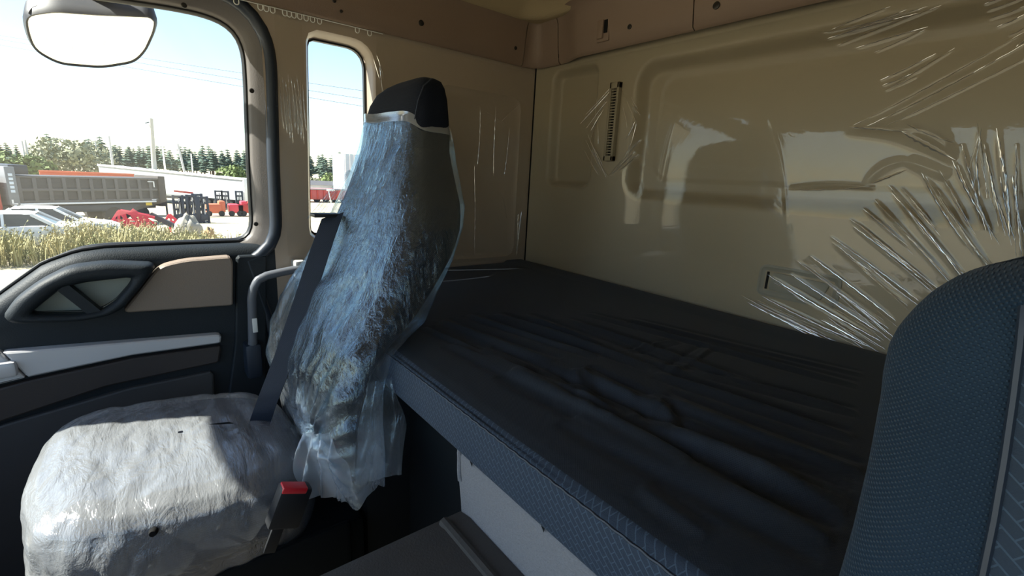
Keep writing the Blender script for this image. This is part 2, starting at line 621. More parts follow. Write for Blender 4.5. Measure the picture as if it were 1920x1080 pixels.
loft('seal', [[(x, q[0], q[1]) for q in offset_loop(bwi, d)] for x, d in ((XW - 0.046, 0.004), (XW - 0.046, -0.001), (XW - 0.06, -0.001), (XW - 0.06, 0.006))],
     M['rubber_black'], win1)
mesh_obj('pane', [(XW - 0.055, q[0], q[1]) for q in bwi], [tuple(range(len(bwi)))], M['glass'], win1, smooth=False)

# driver-side wall with its door window opening, dash wall, header, A-pillars (seen only in reflections)
dw = resample(round_poly([(-0.78, -0.42), (-0.30, -0.40), (0.22, -0.21), (0.24, 0.34), (-0.60, 0.30)], 0.05), 80)
holed('wall_right', [(-1.25, -1.0), (YR + 0.05, -1.0), (YR + 0.05, 0.66), (-0.60, 0.66), (-0.80, 0.34), (-1.25, -0.42)], [list(map(tuple, dw))], lambda u, v: (XR, u, v), M['door_dark'], kind='structure')
w3 = thing('window_3', loc=(XR, 0, -0.42), kind='structure')
mesh_obj('pane', [(XR + 0.02, q[0], q[1]) for q in dw], [tuple(range(len(dw)))], M['glass'], w3, smooth=False)
wf = MB()
wf.box((XW - 0.08, -1.25, -1.0), (XR, -1.12, -0.44))
wf.box((XW - 0.08, -1.12, -0.80), (XR, -0.82, -0.46), 0.04)
wf.build('wall_front', M['dash'], kind='structure')
HY, HZ = -0.655, 0.375                 # lower rear edge of the windscreen header
trh = MB()
prof = [(HY, HZ), (HY - 0.10, HZ - 0.02), (HY - 0.12, HZ + 0.03), (HY + 0.02, 0.57), (HY + 0.25, 0.66), (HY + 0.27, 0.60)]
vs_ = [(x, a, b) for x in (XW - 0.08, XR + 0.03) for a, b in prof]
n_ = len(prof)
trh.add(vs_, [tuple(range(n_)), tuple(range(n_, 2 * n_))[::-1]] + [(i, (i + 1) % n_, n_ + (i + 1) % n_, n_ + i) for i in range(n_)])
trh.build('trim_5', M['trim_brown'], kind='structure', smooth=False)
w2 = thing('window_2', loc=(-0.44, -1.2, -0.44), kind='structure')
mesh_obj('pane', [(XW, -1.19, -0.46), (XR, -1.19, -0.46), (XR, HY - 0.09, HZ - 0.01), (XW, HY - 0.09, HZ - 0.01)], [(0, 1, 2, 3)], M['glass'], w2, smooth=False)
for i, xx in enumerate((XW - 0.005, XR - 0.01)):
    mb = MB().bar((xx, -1.17, -0.46), (xx, HY - 0.06, HZ + 0.02), 0.10, 0.13, up=(1, 0, 0))
    mb.build('trim_%d' % (6 + i), M['frame_tan'], kind='structure', smooth=False)

# ceiling: shallow dome of headliner
nu, nv = 200, 200
xs = np.linspace(XW - 0.05, XR + 0.04, nu)
ys = np.linspace(HY + 0.2, YR + 0.03, nv)
U, V = np.meshgrid(xs, ys, indexing='ij')
d = -rrect_sdf(U, V, XW + 0.055, XR - 0.02, -1.5, YR - 0.07, 0.09)
Zc = 0.532 + 0.11 * (1 - np.exp(-np.clip(d, 0, 9) / 0.10))
mesh_obj('ceiling', np.stack([U, V, Zc], -1).reshape(-1, 3), grid_faces(nu, nv), M['headliner'], kind='structure')


# moulded band under the headliner: left run, corner piece, two rear runs
def band(name, path, extra=None):
    """path: list of (x, y, nx, ny, t) with inward normal"""
    prof = [(0.002, 0.402), (0.016, 0.394), (0.026, 0.400), (0.034, 0.45), (0.042, 0.52), (0.055, 0.541), (0.07, 0.548)]
    loops = []
    for x, y, nx, ny, t in path:
        loops.append([(x + nx * (a + t), y + ny * (a + t), b) for a, b in prof])
    return loft(name, loops, M['trim_brown'], None, closed=False, kind='structure', autosmooth=60)


R = 0.075
left_path = [(XW, y, 1, 0, 0.0) for y in np.linspace(-0.85, 1.125, 12)]
tr1 = band('trim_1', left_path)
cor = [(XW, 1.127, 1, 0, 0.0)]
for a in np.linspace(0, math.pi / 2, 9):
    cx, cy = XW + R, YR - R
    cor.append((cx - R * math.cos(a), cy + R * math.sin(a), math.cos(a), -math.sin(a), 0.0))
cor.append((-1.292, YR, 0, -1, 0.0))
tr2 = band('trim_2', cor)
tr3 = band('trim_3', [(x, YR, 0, -1, 0.030 * float(sstep(-1.28, -1.16, x))) for x in np.r_[np.linspace(-1.289, -1.14, 12), np.linspace(-1.1, -0.764, 6)]])
tr4 = band('trim_4', [(x, YR, 0, -1, 0.030) for x in np.linspace(-0.761, XR, 8)])
for s in (tr1, tr2, tr3, tr4):
    pass


def plug(parent, p, nrm, r, nm='screw_cap', m=None):
    MB().disc(Vector(p) - Vector(nrm) * 0.002, nrm, r, 0.004).build(nm, m or M['screw'], parent)


for px, py, r in ((790, 43, 0.0085), (967, 90, 0.006), (640, 21, 0.004), (627, 1, 0.005)):
    plug(tr1, at(px, py, 0, XW + 0.034), (1, 0, 0.06), r)
plug(tr2, at(1047, 105, 1, YR - 0.024), (0, -1, 0.05), 0.006)
plug(tr3, at(1180, 50, 1, YR - 0.064), (0, -1, 0.06), 0.007)
plug(tr4, at(1343, 10, 1, YR - 0.064), (0, -1, 0.06), 0.009)
c = at(1131, 55, 1, YR - 0.064)
clip = thing('trim_clip', 'small square tan clip with dark slot set in the rear headliner band', 'clip', (c[0], c[1], c[2] - 0.03))
b = MB().box((c[0] - 0.019, c[1] - 0.008, c[2] - 0.026), (c[0] + 0.004, c[1] + 0.012, c[2] + 0.026), 0.003)
b.box((c[0] - 0.024, c[1] - 0.001, c[2] - 0.034), (c[0] + 0.024, c[1] + 0.012, c[2] + 0.034), 0.003)
b.build('housing', M['trim_brown'], clip)
MB().box((c[0] + 0.005, c[1] - 0.004, c[2] - 0.012), (c[0] + 0.018, c[1] + 0.006, c[2] + 0.024), 0.001).build('slot', M['dark_gap'], clip, label='dark slot')

# curtain track under the left band
trk = thing('curtain_track', 'thin white curtain track with loop gliders under the side headliner band', 'curtain track', (XW + 0.012, 0.45, 0.385))
q = [at(p[0], p[1], 0, XW + 0.022) for p in ((430, -2), (598, 37), (668, 53), (718, 64))]
MB().tube([(XW + 0.022, p[1], 0.3895) for p in q], 0.0011, 6).build('rail', M['white_plastic'], trk)
glider_me = None
for px, py in ((443, 2), (488, 10), (499, 13), (511, 16), (534, 20), (542, 23), (551, 26), (562, 28), (574, 31), (586, 34), (599, 37), (670, 53), (693, 58)):
    p = at(px, py, 0, XW + 0.022)
    if glider_me is None:
        pts = [(0.0, 0.0055 * math.cos(a), 0.0055 * math.sin(a) * 1.0 - 0.004) for a in np.linspace(math.pi * 0.95, math.pi * 2.05, 11)]
        pts = [(0, -0.0055, 0.003)] + pts + [(0, 0.0055, 0.003)]
        g0 = MB().tube([(XW + 0.022 + a, p[1] + b_, 0.386 + c_) for a, b_, c_ in pts], 0.0013, 6).build('glider', M['white_plastic'], trk)
        glider_me, gy = g0, p[1]
    else:
        g = glider_me.copy()
        COL.objects.link(g)
        g.location = (0, p[1] - gy, 0)

# ------------------------------------------------------------------ passenger door
door = thing('door_1', loc=(XW, -0.2, -1.0), kind='structure')
belt_line = [(0.30, -0.217), (0.06, -0.217), (-0.08, -0.219), (-0.13, -0.226), (-0.19, -0.250), (-0.25, -0.300), (-0.31, -0.352), (-0.40, -0.41), (-0.55, -0.44), (-0.82, -0.45)]
gpts = [(0.203, -0.204), (0.226, -0.196), (0.237, -0.165), (0.240, 0.012), (0.247, 0.20), (0.248, 0.27), (0.243, 0.305), (0.228, 0.332), (0.20, 0.347), (0.16, 0.353), (0.10, 0.352), (-0.19, 0.330),
        (-0.60, 0.300), (-0.64, 0.28), (-0.84, -0.40), (-0.82, -0.43), (-0.55, -0.425), (-0.40, -0.395), (-0.30, -0.335), (-0.24, -0.285), (-0.18, -0.237), (-0.125, -0.212), (-0.08, -0.206)]
gl = resample(gpts, 200)
gl = (np.roll(gl, 1, 0) + gl * 2 + np.roll(gl, -1, 0)) / 4
XG = XW - 0.062
loft('window_seal', [[(x, q[0], q[1]) for q in offset_loop(gl, d_)] for x, d_ in ((XG - 0.006, 0.004), (XG - 0.004, -0.001), (XG + 0.006, -0.001), (XG + 0.012, 0.003), (XG + 0.012, 0.010))], M['rubber_black'], door)
loft('window_frame', [[(x, q[0], q[1]) for q in offset_loop(gl, d_)] for x, d_ in ((XG + 0.010, 0.006), (XG + 0.020, 0.010), (XG + 0.026, 0.014), (XG + 0.034, 0.030), (XG + 0.040, 0.044), (XG + 0.036, 0.050), (XG, 0.052))], M['frame_tan'], door)
mesh_obj('window_pane', [(XG, q[0], q[1]) for q in gl], [tuple(range(len(gl)))], M['glass'], door, smooth=False)
ws = offset_loop(gl, 0.057)
strip = [(XW - 0.008, q[0], q[1]) for q in ws if q[1] > -0.26 and q[0] > -0.62]
k0 = max(range(len(strip)), key=lambda i: np.linalg.norm(np.array(strip[i]) - np.array(strip[i - 1])))
strip = strip[k0:] + strip[:k0]
if strip[0][2] > 0:
    strip = strip[::-1]
strip = [(XW - 0.008, 0.292, -0.95), (XW - 0.008, 0.293, -0.6)] + strip
MB().tube(strip, 0.0165, 12).build('weatherstrip', M['rubber_navy'], door)
for px, py in ((472, 170), (480, 420), (345, 10)):
    plug(door, at(px, py, 0, XG + 0.034), (1, 0, 0), 0.006, 'screw')
# main dark panel: bulging sill and lower body
top = resample(belt_line, 60, closed=False)
vs_, loops = [], []
for a, b_ in ((XG - 0.03, 0.004), (XG + 0.012, 0.006), (XG + 0.02, 0.004), (XW - 0.028, 0.001), (XW - 0.012, -0.010), (XW - 0.004, -0.03), (XW - 0.002, -0.07)):
    loops.append([(a, q[0], q[1] + b_) for q in top])
loops.append([(XW - 0.004, q[0], q[1] * 0.3 - 0.45) for q in top])
loops.append([(XW - 0.004, q[0], -1.0) for q in top])
loft('door_panel', loops, M['door_dark'], door, closed=False, autosmooth=50)
MB().tube([(XG + 0.016, q[0], q[1] + 0.008) for q in top if q[0] < 0.235], 0.004, 8).build('belt_seal', M['rubber_black'], door)
# taupe armrest panel, recess, pull handle
tanp = round_poly(yz([(226, 588), (298, 498), (345, 487), (432, 480), (438, 492), (438, 573)], XW + 0.02), [0.02, 0.02, 0.02, 0.018, 0.008, 0.008])
plate('armrest_panel', tanp, XW - 0.01, XW + 0.024, M['door_tan'], door, bev=0.014, label='taupe armrest panel')
plate('end_block', round_poly(yz([(442, 479), (500, 476), (500, 760), (425, 760), (440, 640)], XW), 0.008), XW - 0.01, XW + 0.008, M['door_dark'], door, bev=0.01)
rec = round_poly(yz([(40, 596), (120, 535), (255, 515), (235, 562), (205, 592)], XW + 0.01), 0.012)
plate('recess_panel', rec, XW - 0.01, XW + 0.003, M['recess_green'], door, bev=0.003, label='grey green panel behind the pull handle')
outp = resample(round_poly(yz([(0, 598), (22, 566), (70, 530), (128, 501), (200, 492), (298, 496), (262, 545), (232, 580), (205, 594), (150, 604), (20, 610)], XW + 0.045), 0.02), 120)
inp = round_poly(yz([(54, 590), (76, 572), (116, 540), (160, 530), (248, 520), (240, 537), (214, 566), (190, 581), (150, 588)], XW + 0.04), 0.008)
inp = resample(inp, 120)
# line the loops up by direction from the centre
def by_angle(loop, c, n):
    ang = np.unwrap(np.arctan2(loop[:, 1] - c[1], (loop[:, 0] - c[0])))
    if ang[-1] < ang[0]:
        loop = loop[::-1]
        ang = np.unwrap(np.arctan2(loop[:, 1] - c[1], (loop[:, 0] - c[0])))
    k = np.argsort(np.mod(ang, 2 * math.pi))
    A, Lp = np.mod(ang, 2 * math.pi)[k], loop[k]
    t = np.linspace(0, 2 * math.pi, n, endpoint=False)
    A3 = np.r_[A - 2 * math.pi, A, A + 2 * math.pi]
    L3 = np.vstack([Lp, Lp, Lp])
    return np.stack([np.interp(t, A3, L3[:, 0]), np.interp(t, A3, L3[:, 1])], 1)


cc = inp.mean(0)
O_, I_ = by_angle(outp, cc, 110), by_angle(inp, cc, 110)
mid = lambda t: O_ * (1 - t) + I_ * t
hl = [(XW + 0.004, O_), (XW + 0.03, mid(0.02)), (XW + 0.045, mid(0.12)), (XW + 0.052, mid(0.35)), (XW + 0.052, mid(0.65)), (XW + 0.046, mid(0.9)), (XW + 0.035, I_), (XW + 0.004, mid(0.95))]
loft('pull_handle', [[(x, q[0], q[1]) for q in l] for x, l in hl], M['door_dark'], door, autosmooth=60)
a_, b_ = at(118, 536, 0, XW + 0.03), at(184, 588, 0, XW + 0.03)
MB().bar(a_, b_, 0.022, 0.03, up=(1, 0, 0)).build('handle_strut', M['door_dark'], door)
# silver strip, its lever plate, dark lower panels
plate('trim_strip', round_poly(yz([(3, 661), (410, 627), (416, 630), (415, 644), (250, 667), (51, 709)], XW + 0.02), [0.002, 0.008, 0.004, 0.006, 0.002, 0.002]), XW - 0.01, XW + 0.02, M['silver'], door, bev=0.010, label='satin silver strip')
plate('lever_plate', round_poly(yz([(-90, 668), (-1, 661), (48, 709), (0, 721), (-90, 745)], XW + 0.02), 0.003), XW - 0.01, XW + 0.02, M['silver'], door, bev=0.004, label='silver plate around the door lever')
q = at(-12, 698, 0, XW + 0.03)
MB().box((XW + 0.01, q[1] - 0.06, q[2] - 0.018), (XW + 0.034, q[1] + 0.035, q[2] + 0.018), 0.008).build('door_lever', M['silver'], door)
plate('brown_panel', round_poly(yz([(416, 648), (411, 680), (200, 725), (-90, 822), (-90, 752), (50, 714), (250, 671)], XW + 0.012), 0.004), XW - 0.01, XW + 0.014, M['door_brown'], door, bev=0.008, label='dark brown lower panel')
plate('door_pocket', round_poly(yz([(401, 695), (402, 742), (404, 900), (-120, 1200), (-120, 850), (0, 798), (240, 728)], XW + 0.008), 0.008), XW - 0.01, XW + 0.010, M['door_pocket'], door, bev=0.006, label='charcoal door pocket')

# ------------------------------------------------------------------ grab handle on the door pillar
gp = [at(p[0], p[1], 0, XW + 0.045) for p in ((566, 503), (530, 510), (500, 517), (484, 525), (475, 540), (472, 560), (473, 600), (474, 645))]
gh = thing('grab_handle', 'grey bent tube grab handle on the pillar between door and seat', 'grab handle', gp[-1])
gpr = resample([tuple(p) for p in gp], 40, closed=False)
MB().tube([tuple(p) for p in gpr] + [tuple(gpr[-1] + np.array([-0.05, 0.0, -0.02]))], 0.0115, 12).build('bar', M['bar_grey'], gh)
e = gp[0]
MB().box((XW - 0.002, e[1] - 0.018, e[2] - 0.03), (XW + 0.05, e[1] + 0.012, e[2] + 0.022), 0.006).build('bracket', M['grey_plastic'], gh, label='pale grey end bracket')
s_ = at(478, 610, 0, XW + 0.057)
MB().box((s_[0] - 0.002, s_[1] - 0.006, s_[2] - 0.02), (s_[0] + 0.003, s_[1] + 0.006, s_[2] + 0.02), 0.001).build('sticker', M['white_plastic'], gh, label='small white sticker')
MB().box((XW - 0.002, gp[-1][1] - 0.02, gp[-1][2] - 0.10), (XW + 0.055, gp[-1][1] + 0.02, gp[-1][2] + 0.0), 0.008).build('lower_bracket', M['rubber_navy'], gh)

# ------------------------------------------------------------------ rear wall fittings: vent, recessed latch
vc = np.array([-1.04, YR, 0.19])
vent = thing('vent_grille', 'tall narrow slotted vent grille poking through the torn film on the rear wall', 'vent', (vc[0], YR - 0.01, 0.07))
vw, vh = 0.019, 0.119
sl = -0.05
fr = MB()
def vb(x0, x1, z0, z1, y0, y1, bev=0.0015):
    f_ = MB().box((x0, y0, z0), (x1, y1, z1), bev)
    return f_
fr.box((vc[0] - vw, YR - 0.016, vc[2] - vh), (vc[0] - 0.010, YR + 0.006, vc[2] + vh), 0.002)
fr.box((vc[0] + 0.010, YR - 0.016, vc[2] - vh), (vc[0] + vw, YR + 0.006, vc[2] + vh), 0.002)
fr.box((vc[0] - vw, YR - 0.016, vc[2] + 0.100), (vc[0] + vw, YR + 0.006, vc[2] + vh), 0.002)
fr.box((vc[0] - vw, YR - 0.016, vc[2] - vh), (vc[0] + vw, YR + 0.006, vc[2] - 0.102), 0.002)
fr.build('frame', M['vent'], vent)
MB().box((vc[0] - 0.012, YR - 0.004, vc[2] - 0.104), (vc[0] + 0.012, YR + 0.004, vc[2] + 0.102)).build('backing', M['dark_gap'], vent, label='dark slots', smooth=False)
s0 = None
for k in range(24):
    z = vc[2] - 0.096 + k * 0.0083
    if s0 is None:
        s0 = MB().box((vc[0] - 0.0105, YR - 0.013, z - 0.0017), (vc[0] + 0.0105, YR - 0.005, z + 0.0017)).build('slat', M['vent'], vent, smooth=False)
        zb = z
    else:
        q = s0.copy()
        COL.objects.link(q)
        q.location = (0, 0, z - zb)

lt = thing('recessed_latch', 'grey rectangular recessed latch plate low on the rear wall behind the wrinkled film', 'latch', (-0.43, YR - 0.005, -0.25))
lo = resample(round_poly([(-0.515, -0.25), (-0.342, -0.25), (-0.342, -0.178), (-0.515, -0.178)], 0.014), 64)
loft('surround', [[(q[0], y, q[1]) for q in offset_loop(lo, d_)] for y, d_ in ((YR + 0.004, 0.004), (YR - 0.003, 0.003), (YR - 0.004, -0.002), (YR - 0.001, -0.006), (YR + 0.001, -0.016))], M['latch'], lt, cap=(False, True))
li = resample(round_poly([(-0.49, -0.236), (-0.375, -0.240), (-0.36, -0.196), (-0.485, -0.192)], 0.008), 48)
loft('paddle', [[(q[0], y, q[1]) for q in offset_loop(li, d_)] for y, d_ in ((YR + 0.001, 0.001), (YR - 0.004, 0.0), (YR - 0.005, -0.003))], M['latch'], lt, cap=(False, True))
MB().box((-0.500, YR - 0.002, -0.236), (-0.494, YR + 0.002, -0.192), 0.001).build('slot', M['dark_gap'], lt, label='dark slot')

# ------------------------------------------------------------------ bunk: mattress, base
nu, nv = 620, 340
MX0, MX1 = XW + 0.005, XR - 0.02
prof_pts = [(YR - 0.004, -0.40), (YR - 0.004, -0.335), (YR - 0.012, -0.318), (YR - 0.03, -0.315), (0.9, -0.314), (0.6, -0.314), (0.42, -0.316), (0.365, -0.3185), (0.345, -0.322), (0.334, -0.328),
            (0.3305, -0.334), (0.329, -0.345), (0.328, -0.37), (0.330, -0.392), (0.338, -0.402), (0.36, -0.406), (0.6, -0.407)]
pp = resample(prof_pts, 2000, closed=False)
seg = np.r_[np.linspace(0, 0.15, 8, endpoint=False), np.linspace(0.15, 0.80, 285, endpoint=False), np.linspace(0.80, 1.0, 47)]
# distribute by arc length: dense on top and front band
dl = np.r_[0, np.cumsum(np.linalg.norm(np.diff(pp, axis=0), axis=1))]
dl /= dl[-1]
pv = np.stack([np.interp(seg, dl, pp[:, 0]), np.interp(seg, dl, pp[:, 1])], 1)
xs = np.linspace(MX0, MX1, nu)
U = np.repeat(xs[:, None], nv, 1)
Yv = np.repeat(pv[None, :, 0], nu, 0).copy()
Zv = np.repeat(pv[None, :, 1], nu, 0).copy()
H = np.zeros_like(U)


def on_bed(px, py):
    q = at(px, py, 2, -0.312)
    return (q[0], q[1])


folds = [((830, 598), (1040, 676), 9, 5), ((880, 588), (1120, 668), 8, 5), ((930, 588), (1230, 690), 10, 6), ((985, 590), (1290, 700), 9, 5), ((1060, 598), (1420, 720), 8, 4),
         ((1100, 588), (1610, 720), 9, 4), ((1180, 598), (1620, 700), 8, 3), ((850, 640), (1080, 742), 10, 6), ((905, 650), (1200, 776), 11, 7), ((960, 690), (1400, 900), 14, 9),
         ((1010, 690), (1330, 838), 10, 7), ((1090, 690), (1240, 760), 9, 7), ((1080, 770), (1560, 1010), 15, 9), ((1180, 770), (1590, 960), 13, 8), ((1240, 740), (1620, 880), 11, 6),
         ((1260, 800), (1600, 935), 13, 7), ((1230, 700), (1600, 815), 9, 5), ((1320, 700), (1610, 770), 8, 4), ((1080, 740), (1300, 860), 10, 6), ((1200, 905), (1330, 1000), 9, 4),
         ((1180, 660), (1270, 640), 6, 3), ((1250, 700), (1330, 650), 6, 3), ((1220, 735), (1260, 800), 10, 6), ((1080, 690), (1110, 735), 9, 5), ((800, 610), (930, 660), 8, 4)]
for p0, p1, w, h in folds:
    ridge(H, U, Yv, on_bed(*p0), on_bed(*p1), w * 0.0013, h * 0.0017, curve=random.uniform(-0.012, 0.012))
    q0, q1 = np.array(on_bed(*p0)), np.array(on_bed(*p1))
    nrm = np.array([-(q1 - q0)[1], (q1 - q0)[0]])
    nrm = nrm / np.linalg.norm(nrm) * w * 0.0024
    ridge(H, U, Yv, q0 + nrm, q1 + nrm, w * 0.0012, -h * 0.0014)
    ridge(H, U, Yv, q0 - nrm, q1 - nrm, w * 0.0012, -h * 0.0010)
topmask = (np.arange(nv)[None, :] >= 8) & (Yv > 0.34) & (Zv > -0.33)
fade = sstep(0.335, 0.40, Yv) * (1 - sstep(1.1, 1.2, Yv))
Zv += np.where(topmask, H * fade, 0)
Zv += np.where(topmask, 0.004 * np.sin(U * 5.1 + 1.3) * np.sin(Yv * 6.2), 0)
ends = np.minimum(np.abs(U - MX0), np.abs(U - MX1))
Zv -= np.where(topmask, 0.012 * np.exp(-ends / 0.02), 0)
ksplit = int(np.argmax((Yv[0] < 0.349) & (np.arange(nv) > 20)))
kseam = int(np.argmax((Yv[0] < 0.3335) & (np.arange(nv) > 20)))
P3 = np.stack([U, Yv, Zv], -1)
mtr = thing('bunk_mattress', 'long black navy bunk mattress with rumpled cover along the rear wall', 'mattress', (-0.44, 0.77, -0.407))
mesh_obj('mattress_cover', P3[:, :ksplit + 1].reshape(-1, 3), grid_faces(nu, ksplit + 1), M['mattress_top'], mtr)
mesh_obj('front_band', P3[::2, ksplit:].reshape(-1, 3), grid_faces(nu // 2, nv - ksplit), M['mattress_band'], mtr, label='navy jacquard front band with zigzag pattern')
seam = [(x, Yv[0, kseam] - 0.0004 + 0.0006 * math.sin(x * 300), Zv[0, kseam]) for x in np.linspace(MX0, MX1, 500)]
MB().tube(seam, 0.0016, 6).build('seam', M['rubber_navy'], mtr)
for i, (px, py) in enumerate(((903, 541), )):
    pass
base = thing('bunk_bench', 'grey felt covered bunk base panel under the mattress front', 'bench', (-0.2, 0.36, -0.72))
bl = [(-0.548, -0.408), (XR - 0.03, -0.408), (XR - 0.03, -0.70), (-0.52, -0.70), (-0.530, -0.50), (-0.541, -0.45)]
bo = resample(round_poly(bl, 0.006), 140)
loft('front_panel', [[(q[0], y, q[1]) for q in offset_loop(bo, d_)] for y, d_ in ((0.37, 0.0), (0.349, 0.0), (0.345, -0.002), (0.343, -0.006))], M['felt'], base, cap=(True, True))
MB().tube([(-0.536, 0.344, -0.405), (-0.533, 0.343, -0.44), (-0.530, 0.343, -0.455)], 0.004, 8).build('edge_roll', M['felt'], base)
for px, py in ((884, 866), (1018, 986)):
    q = at(px, py, 1, 0.343)
    MB().add([(q[0] - 0.012, 0.3425, q[2] + 0.016), (q[0] + 0.006, 0.3425, q[2] + 0.014), (q[0] + 0.004, 0.3415, q[2] - 0.006), (q[0] - 0.001, 0.3415, q[2] - 0.001)],
             [(0, 1, 2, 3)]).build('torn_flap', M['well'], base, smooth=False, label='small dark torn flap')
MB().box((XW + 0.02, 0.302, -1.0), (-0.82, YR - 0.02, -0.42), 0.012).build('side_box', M['well'], base)  # front brought forward to block a sun patch on the floor
MB().box((-0.82, 0.40, -1.0), (-0.545, YR - 0.02, -0.42)).build('side_box', M['well'], base)
MB().box((-0.52, 0.375, -1.0), (XR - 0.03, YR - 0.02, -0.42)).build('storage_box', M['well'], base, smooth=False)

# raised engine tunnel with its mat
tun = MB()
tp = [(-0.09, -1.0), (-0.09, -0.5), (-0.50, -0.5), (-0.525, -0.506), (-0.538, -0.52), (-0.56, -1.0)]
n_ = len(tp)
tun.add([(a, y, b_) for y in (-0.80, 0.342) for a, b_ in tp], [tuple(range(n_)), tuple(range(n_, 2 * n_))[::-1]] + [(i, (i + 1) % n_, n_ + (i + 1) % n_, n_ + i) for i in range(n_)])
tun = tun.build('engine_tunnel', M['floor_mat'], None, label='grey brown rubber covered engine tunnel between the seats', cat='engine tunnel', autosmooth=30)
MB().tube([(x, 0.306, -0.5015) for x in np.linspace(-0.515, -0.1, 12)], 0.008, 8).build('raised_bead', M['floor_mat'], tun)

# ------------------------------------------------------------------ passenger seat
SX = -1.01


def sup(xc, a, yc, b, z, n=72, e=0.42, skew=0.0):
    out = []
    for k in range(n):
        t = 2 * math.pi * k / n
        c_, s_ = math.cos(t), math.sin(t)
        x = xc + a * math.copysign(abs(c_) ** e, c_)
        y = yc + b * math.copysign(abs(s_) ** e, s_)
        out.append((x, y, z + skew * (x - xc)))
    return out


# (z, xc, a, yfront, yrear)
SR = [(-0.60, -1.0, 0.19, 0.245, 0.285), (-0.52, -1.0, 0.205, 0.238, 0.285), (-0.46, -1.0, 0.215, 0.234, 0.29), (-0.40, -1.0, 0.222, 0.242, 0.30), (-0.33, -1.0, 0.228, 0.270, 0.335),
      (-0.29, -1.0, 0.230, 0.285, 0.385), (-0.25, -1.0, 0.232, 0.305, 0.42), (-0.20, -1.0, 0.233, 0.335, 0.455), (-0.15, -1.0, 0.23, 0.358, 0.49), (-0.10, -1.005, 0.222, 0.378, 0.515),
      (-0.06, -1.01, 0.206, 0.394, 0.525), (-0.02, -1.02, 0.185, 0.408, 0.53), (0.02, -1.03, 0.168, 0.422, 0.533), (0.05, -1.035, 0.158, 0.432, 0.534)]
HR = [(0.05, -1.035, 0.158, 0.432, 0.534), (0.085, -1.035, 0.156, 0.438, 0.534), (0.12, -1.035, 0.150, 0.444, 0.533), (0.15, -1.03, 0.140, 0.450, 0.531), (0.173, -1.02, 0.122, 0.458, 0.527), (0.186, -1.005, 0.098, 0.468, 0.521), (0.193, -0.995, 0.07, 0.478, 0.514), (0.196, -0.99, 0.035, 0.488, 0.506)]
seat = thing('passenger_seat', 'black navy passenger seat with tall backrest wrapped in clear plastic', 'seat', (-1.0, 0.1, -1.0))


def lerp_rings(R_, n):
    A = np.array(R_)
    s = np.linspace(A[0, 0], A[-1, 0], n)
    o = np.argsort(A[:, 0])
    return [(z, *[float(np.interp(z, A[o, 0], A[o, k])) for k in range(1, 5)]) for z in s]


loft('backrest', [sup(xc, a, (f_ + r_) / 2, (r_ - f_) / 2, z) for z, xc, a, f_, r_ in lerp_rings(SR, 26)], M['seat_fabric'], seat, cap=(True, False), autosmooth=80)
loft('headrest', [sup(xc, a, (f_ + r_) / 2, (r_ - f_) / 2, z) for z, xc, a, f_, r_ in HR], M['seat_fabric'], seat, cap=(False, True), autosmooth=80)
hs = [(-0.896, y + 0.001, z) for y, z in ((0.445, 0.105), (0.447, 0.115), (0.452, 0.14), (0.464, 0.17), (0.482, 0.186))]
MB().tube(hs, 0.0012, 6).build('headrest_seam', M['rubber_navy'], seat)


def cushion_rings(grow=0.0, zb=-0.66):
    rings = []
    for z, s_ in ((zb, 0.93), (zb + 0.03, 0.99), (-0.585, 1.0), (-0.56, 0.985), (-0.543, 0.95), (-0.532, 0.88), (-0.526, 0.76), (-0.522, 0.55), (-0.523, 0.28), (-0.524, 0.06)):
        rings.append([(z, s_)])
    return rings


CX, CY, CA, CB = -1.02, 0.015, 0.225, 0.205


def cushion_pt(t, s_, z, g=0.0, tilt=-0.10):
    c_, n_ = math.cos(t), math.sin(t)
    e_ = 0.62
    x = CX + (CA + g) * s_ * math.copysign(abs(c_) ** e_, c_)
    y = CY + (CB + g) * s_ * math.copysign(abs(n_) ** e_, n_)
    return (x, y, z + tilt * (y - CY))


crings = [(-0.66, 0.88), (-0.64, 0.96), (-0.60, 1.0), (-0.57, 0.99), (-0.55, 0.96), (-0.537, 0.90), (-0.529, 0.78), (-0.525, 0.55), (-0.524, 0.28), (-0.524, 0.05)]
loft('seat_cushion', [[cushion_pt(2 * math.pi * k / 64, s_, z) for k in range(64)] for z, s_ in crings], M['seat_fabric'], seat, cap=(True, True), autosmooth=80)
MB().box((-1.25, -0.13, -1.0), (-0.80, 0.296, -0.68), 0.02).build('pedestal', M['well'], seat)  # rear end lengthened to hide the sunlit floor gap behind the seat
MB().box((-0.80, -0.05, -0.80), (-0.785, 0.26, -0.665), 0.01).build('side_shield', M['well'], seat)

# clear bag over the backrest
BR = [(-0.66, -0.985, 0.282, 0.232, 0.30), (-0.56, -0.985, 0.288, 0.222, 0.31), (-0.50, -0.985, 0.290, 0.208, 0.315), (-0.44, -0.995, 0.288, 0.200, 0.316), (-0.38, -1.0, 0.280, 0.212, 0.325),
      (-0.32, -1.005, 0.274, 0.240, 0.350), (-0.27, -1.01, 0.270, 0.268, 0.425), (-0.22, -1.01, 0.258, 0.302, 0.455), (-0.16, -1.01, 0.248, 0.334, 0.495), (-0.10, -1.012, 0.236, 0.362, 0.525), (-0.06, -1.015, 0.222, 0.38, 0.538),
      (-0.02, -1.022, 0.200, 0.398, 0.542), (0.02, -1.03, 0.181, 0.413, 0.543), (0.06, -1.035, 0.166, 0.427, 0.545), (0.10, -1.04, 0.156, 0.436, 0.541), (0.118, -1.04, 0.152, 0.440, 0.540)]


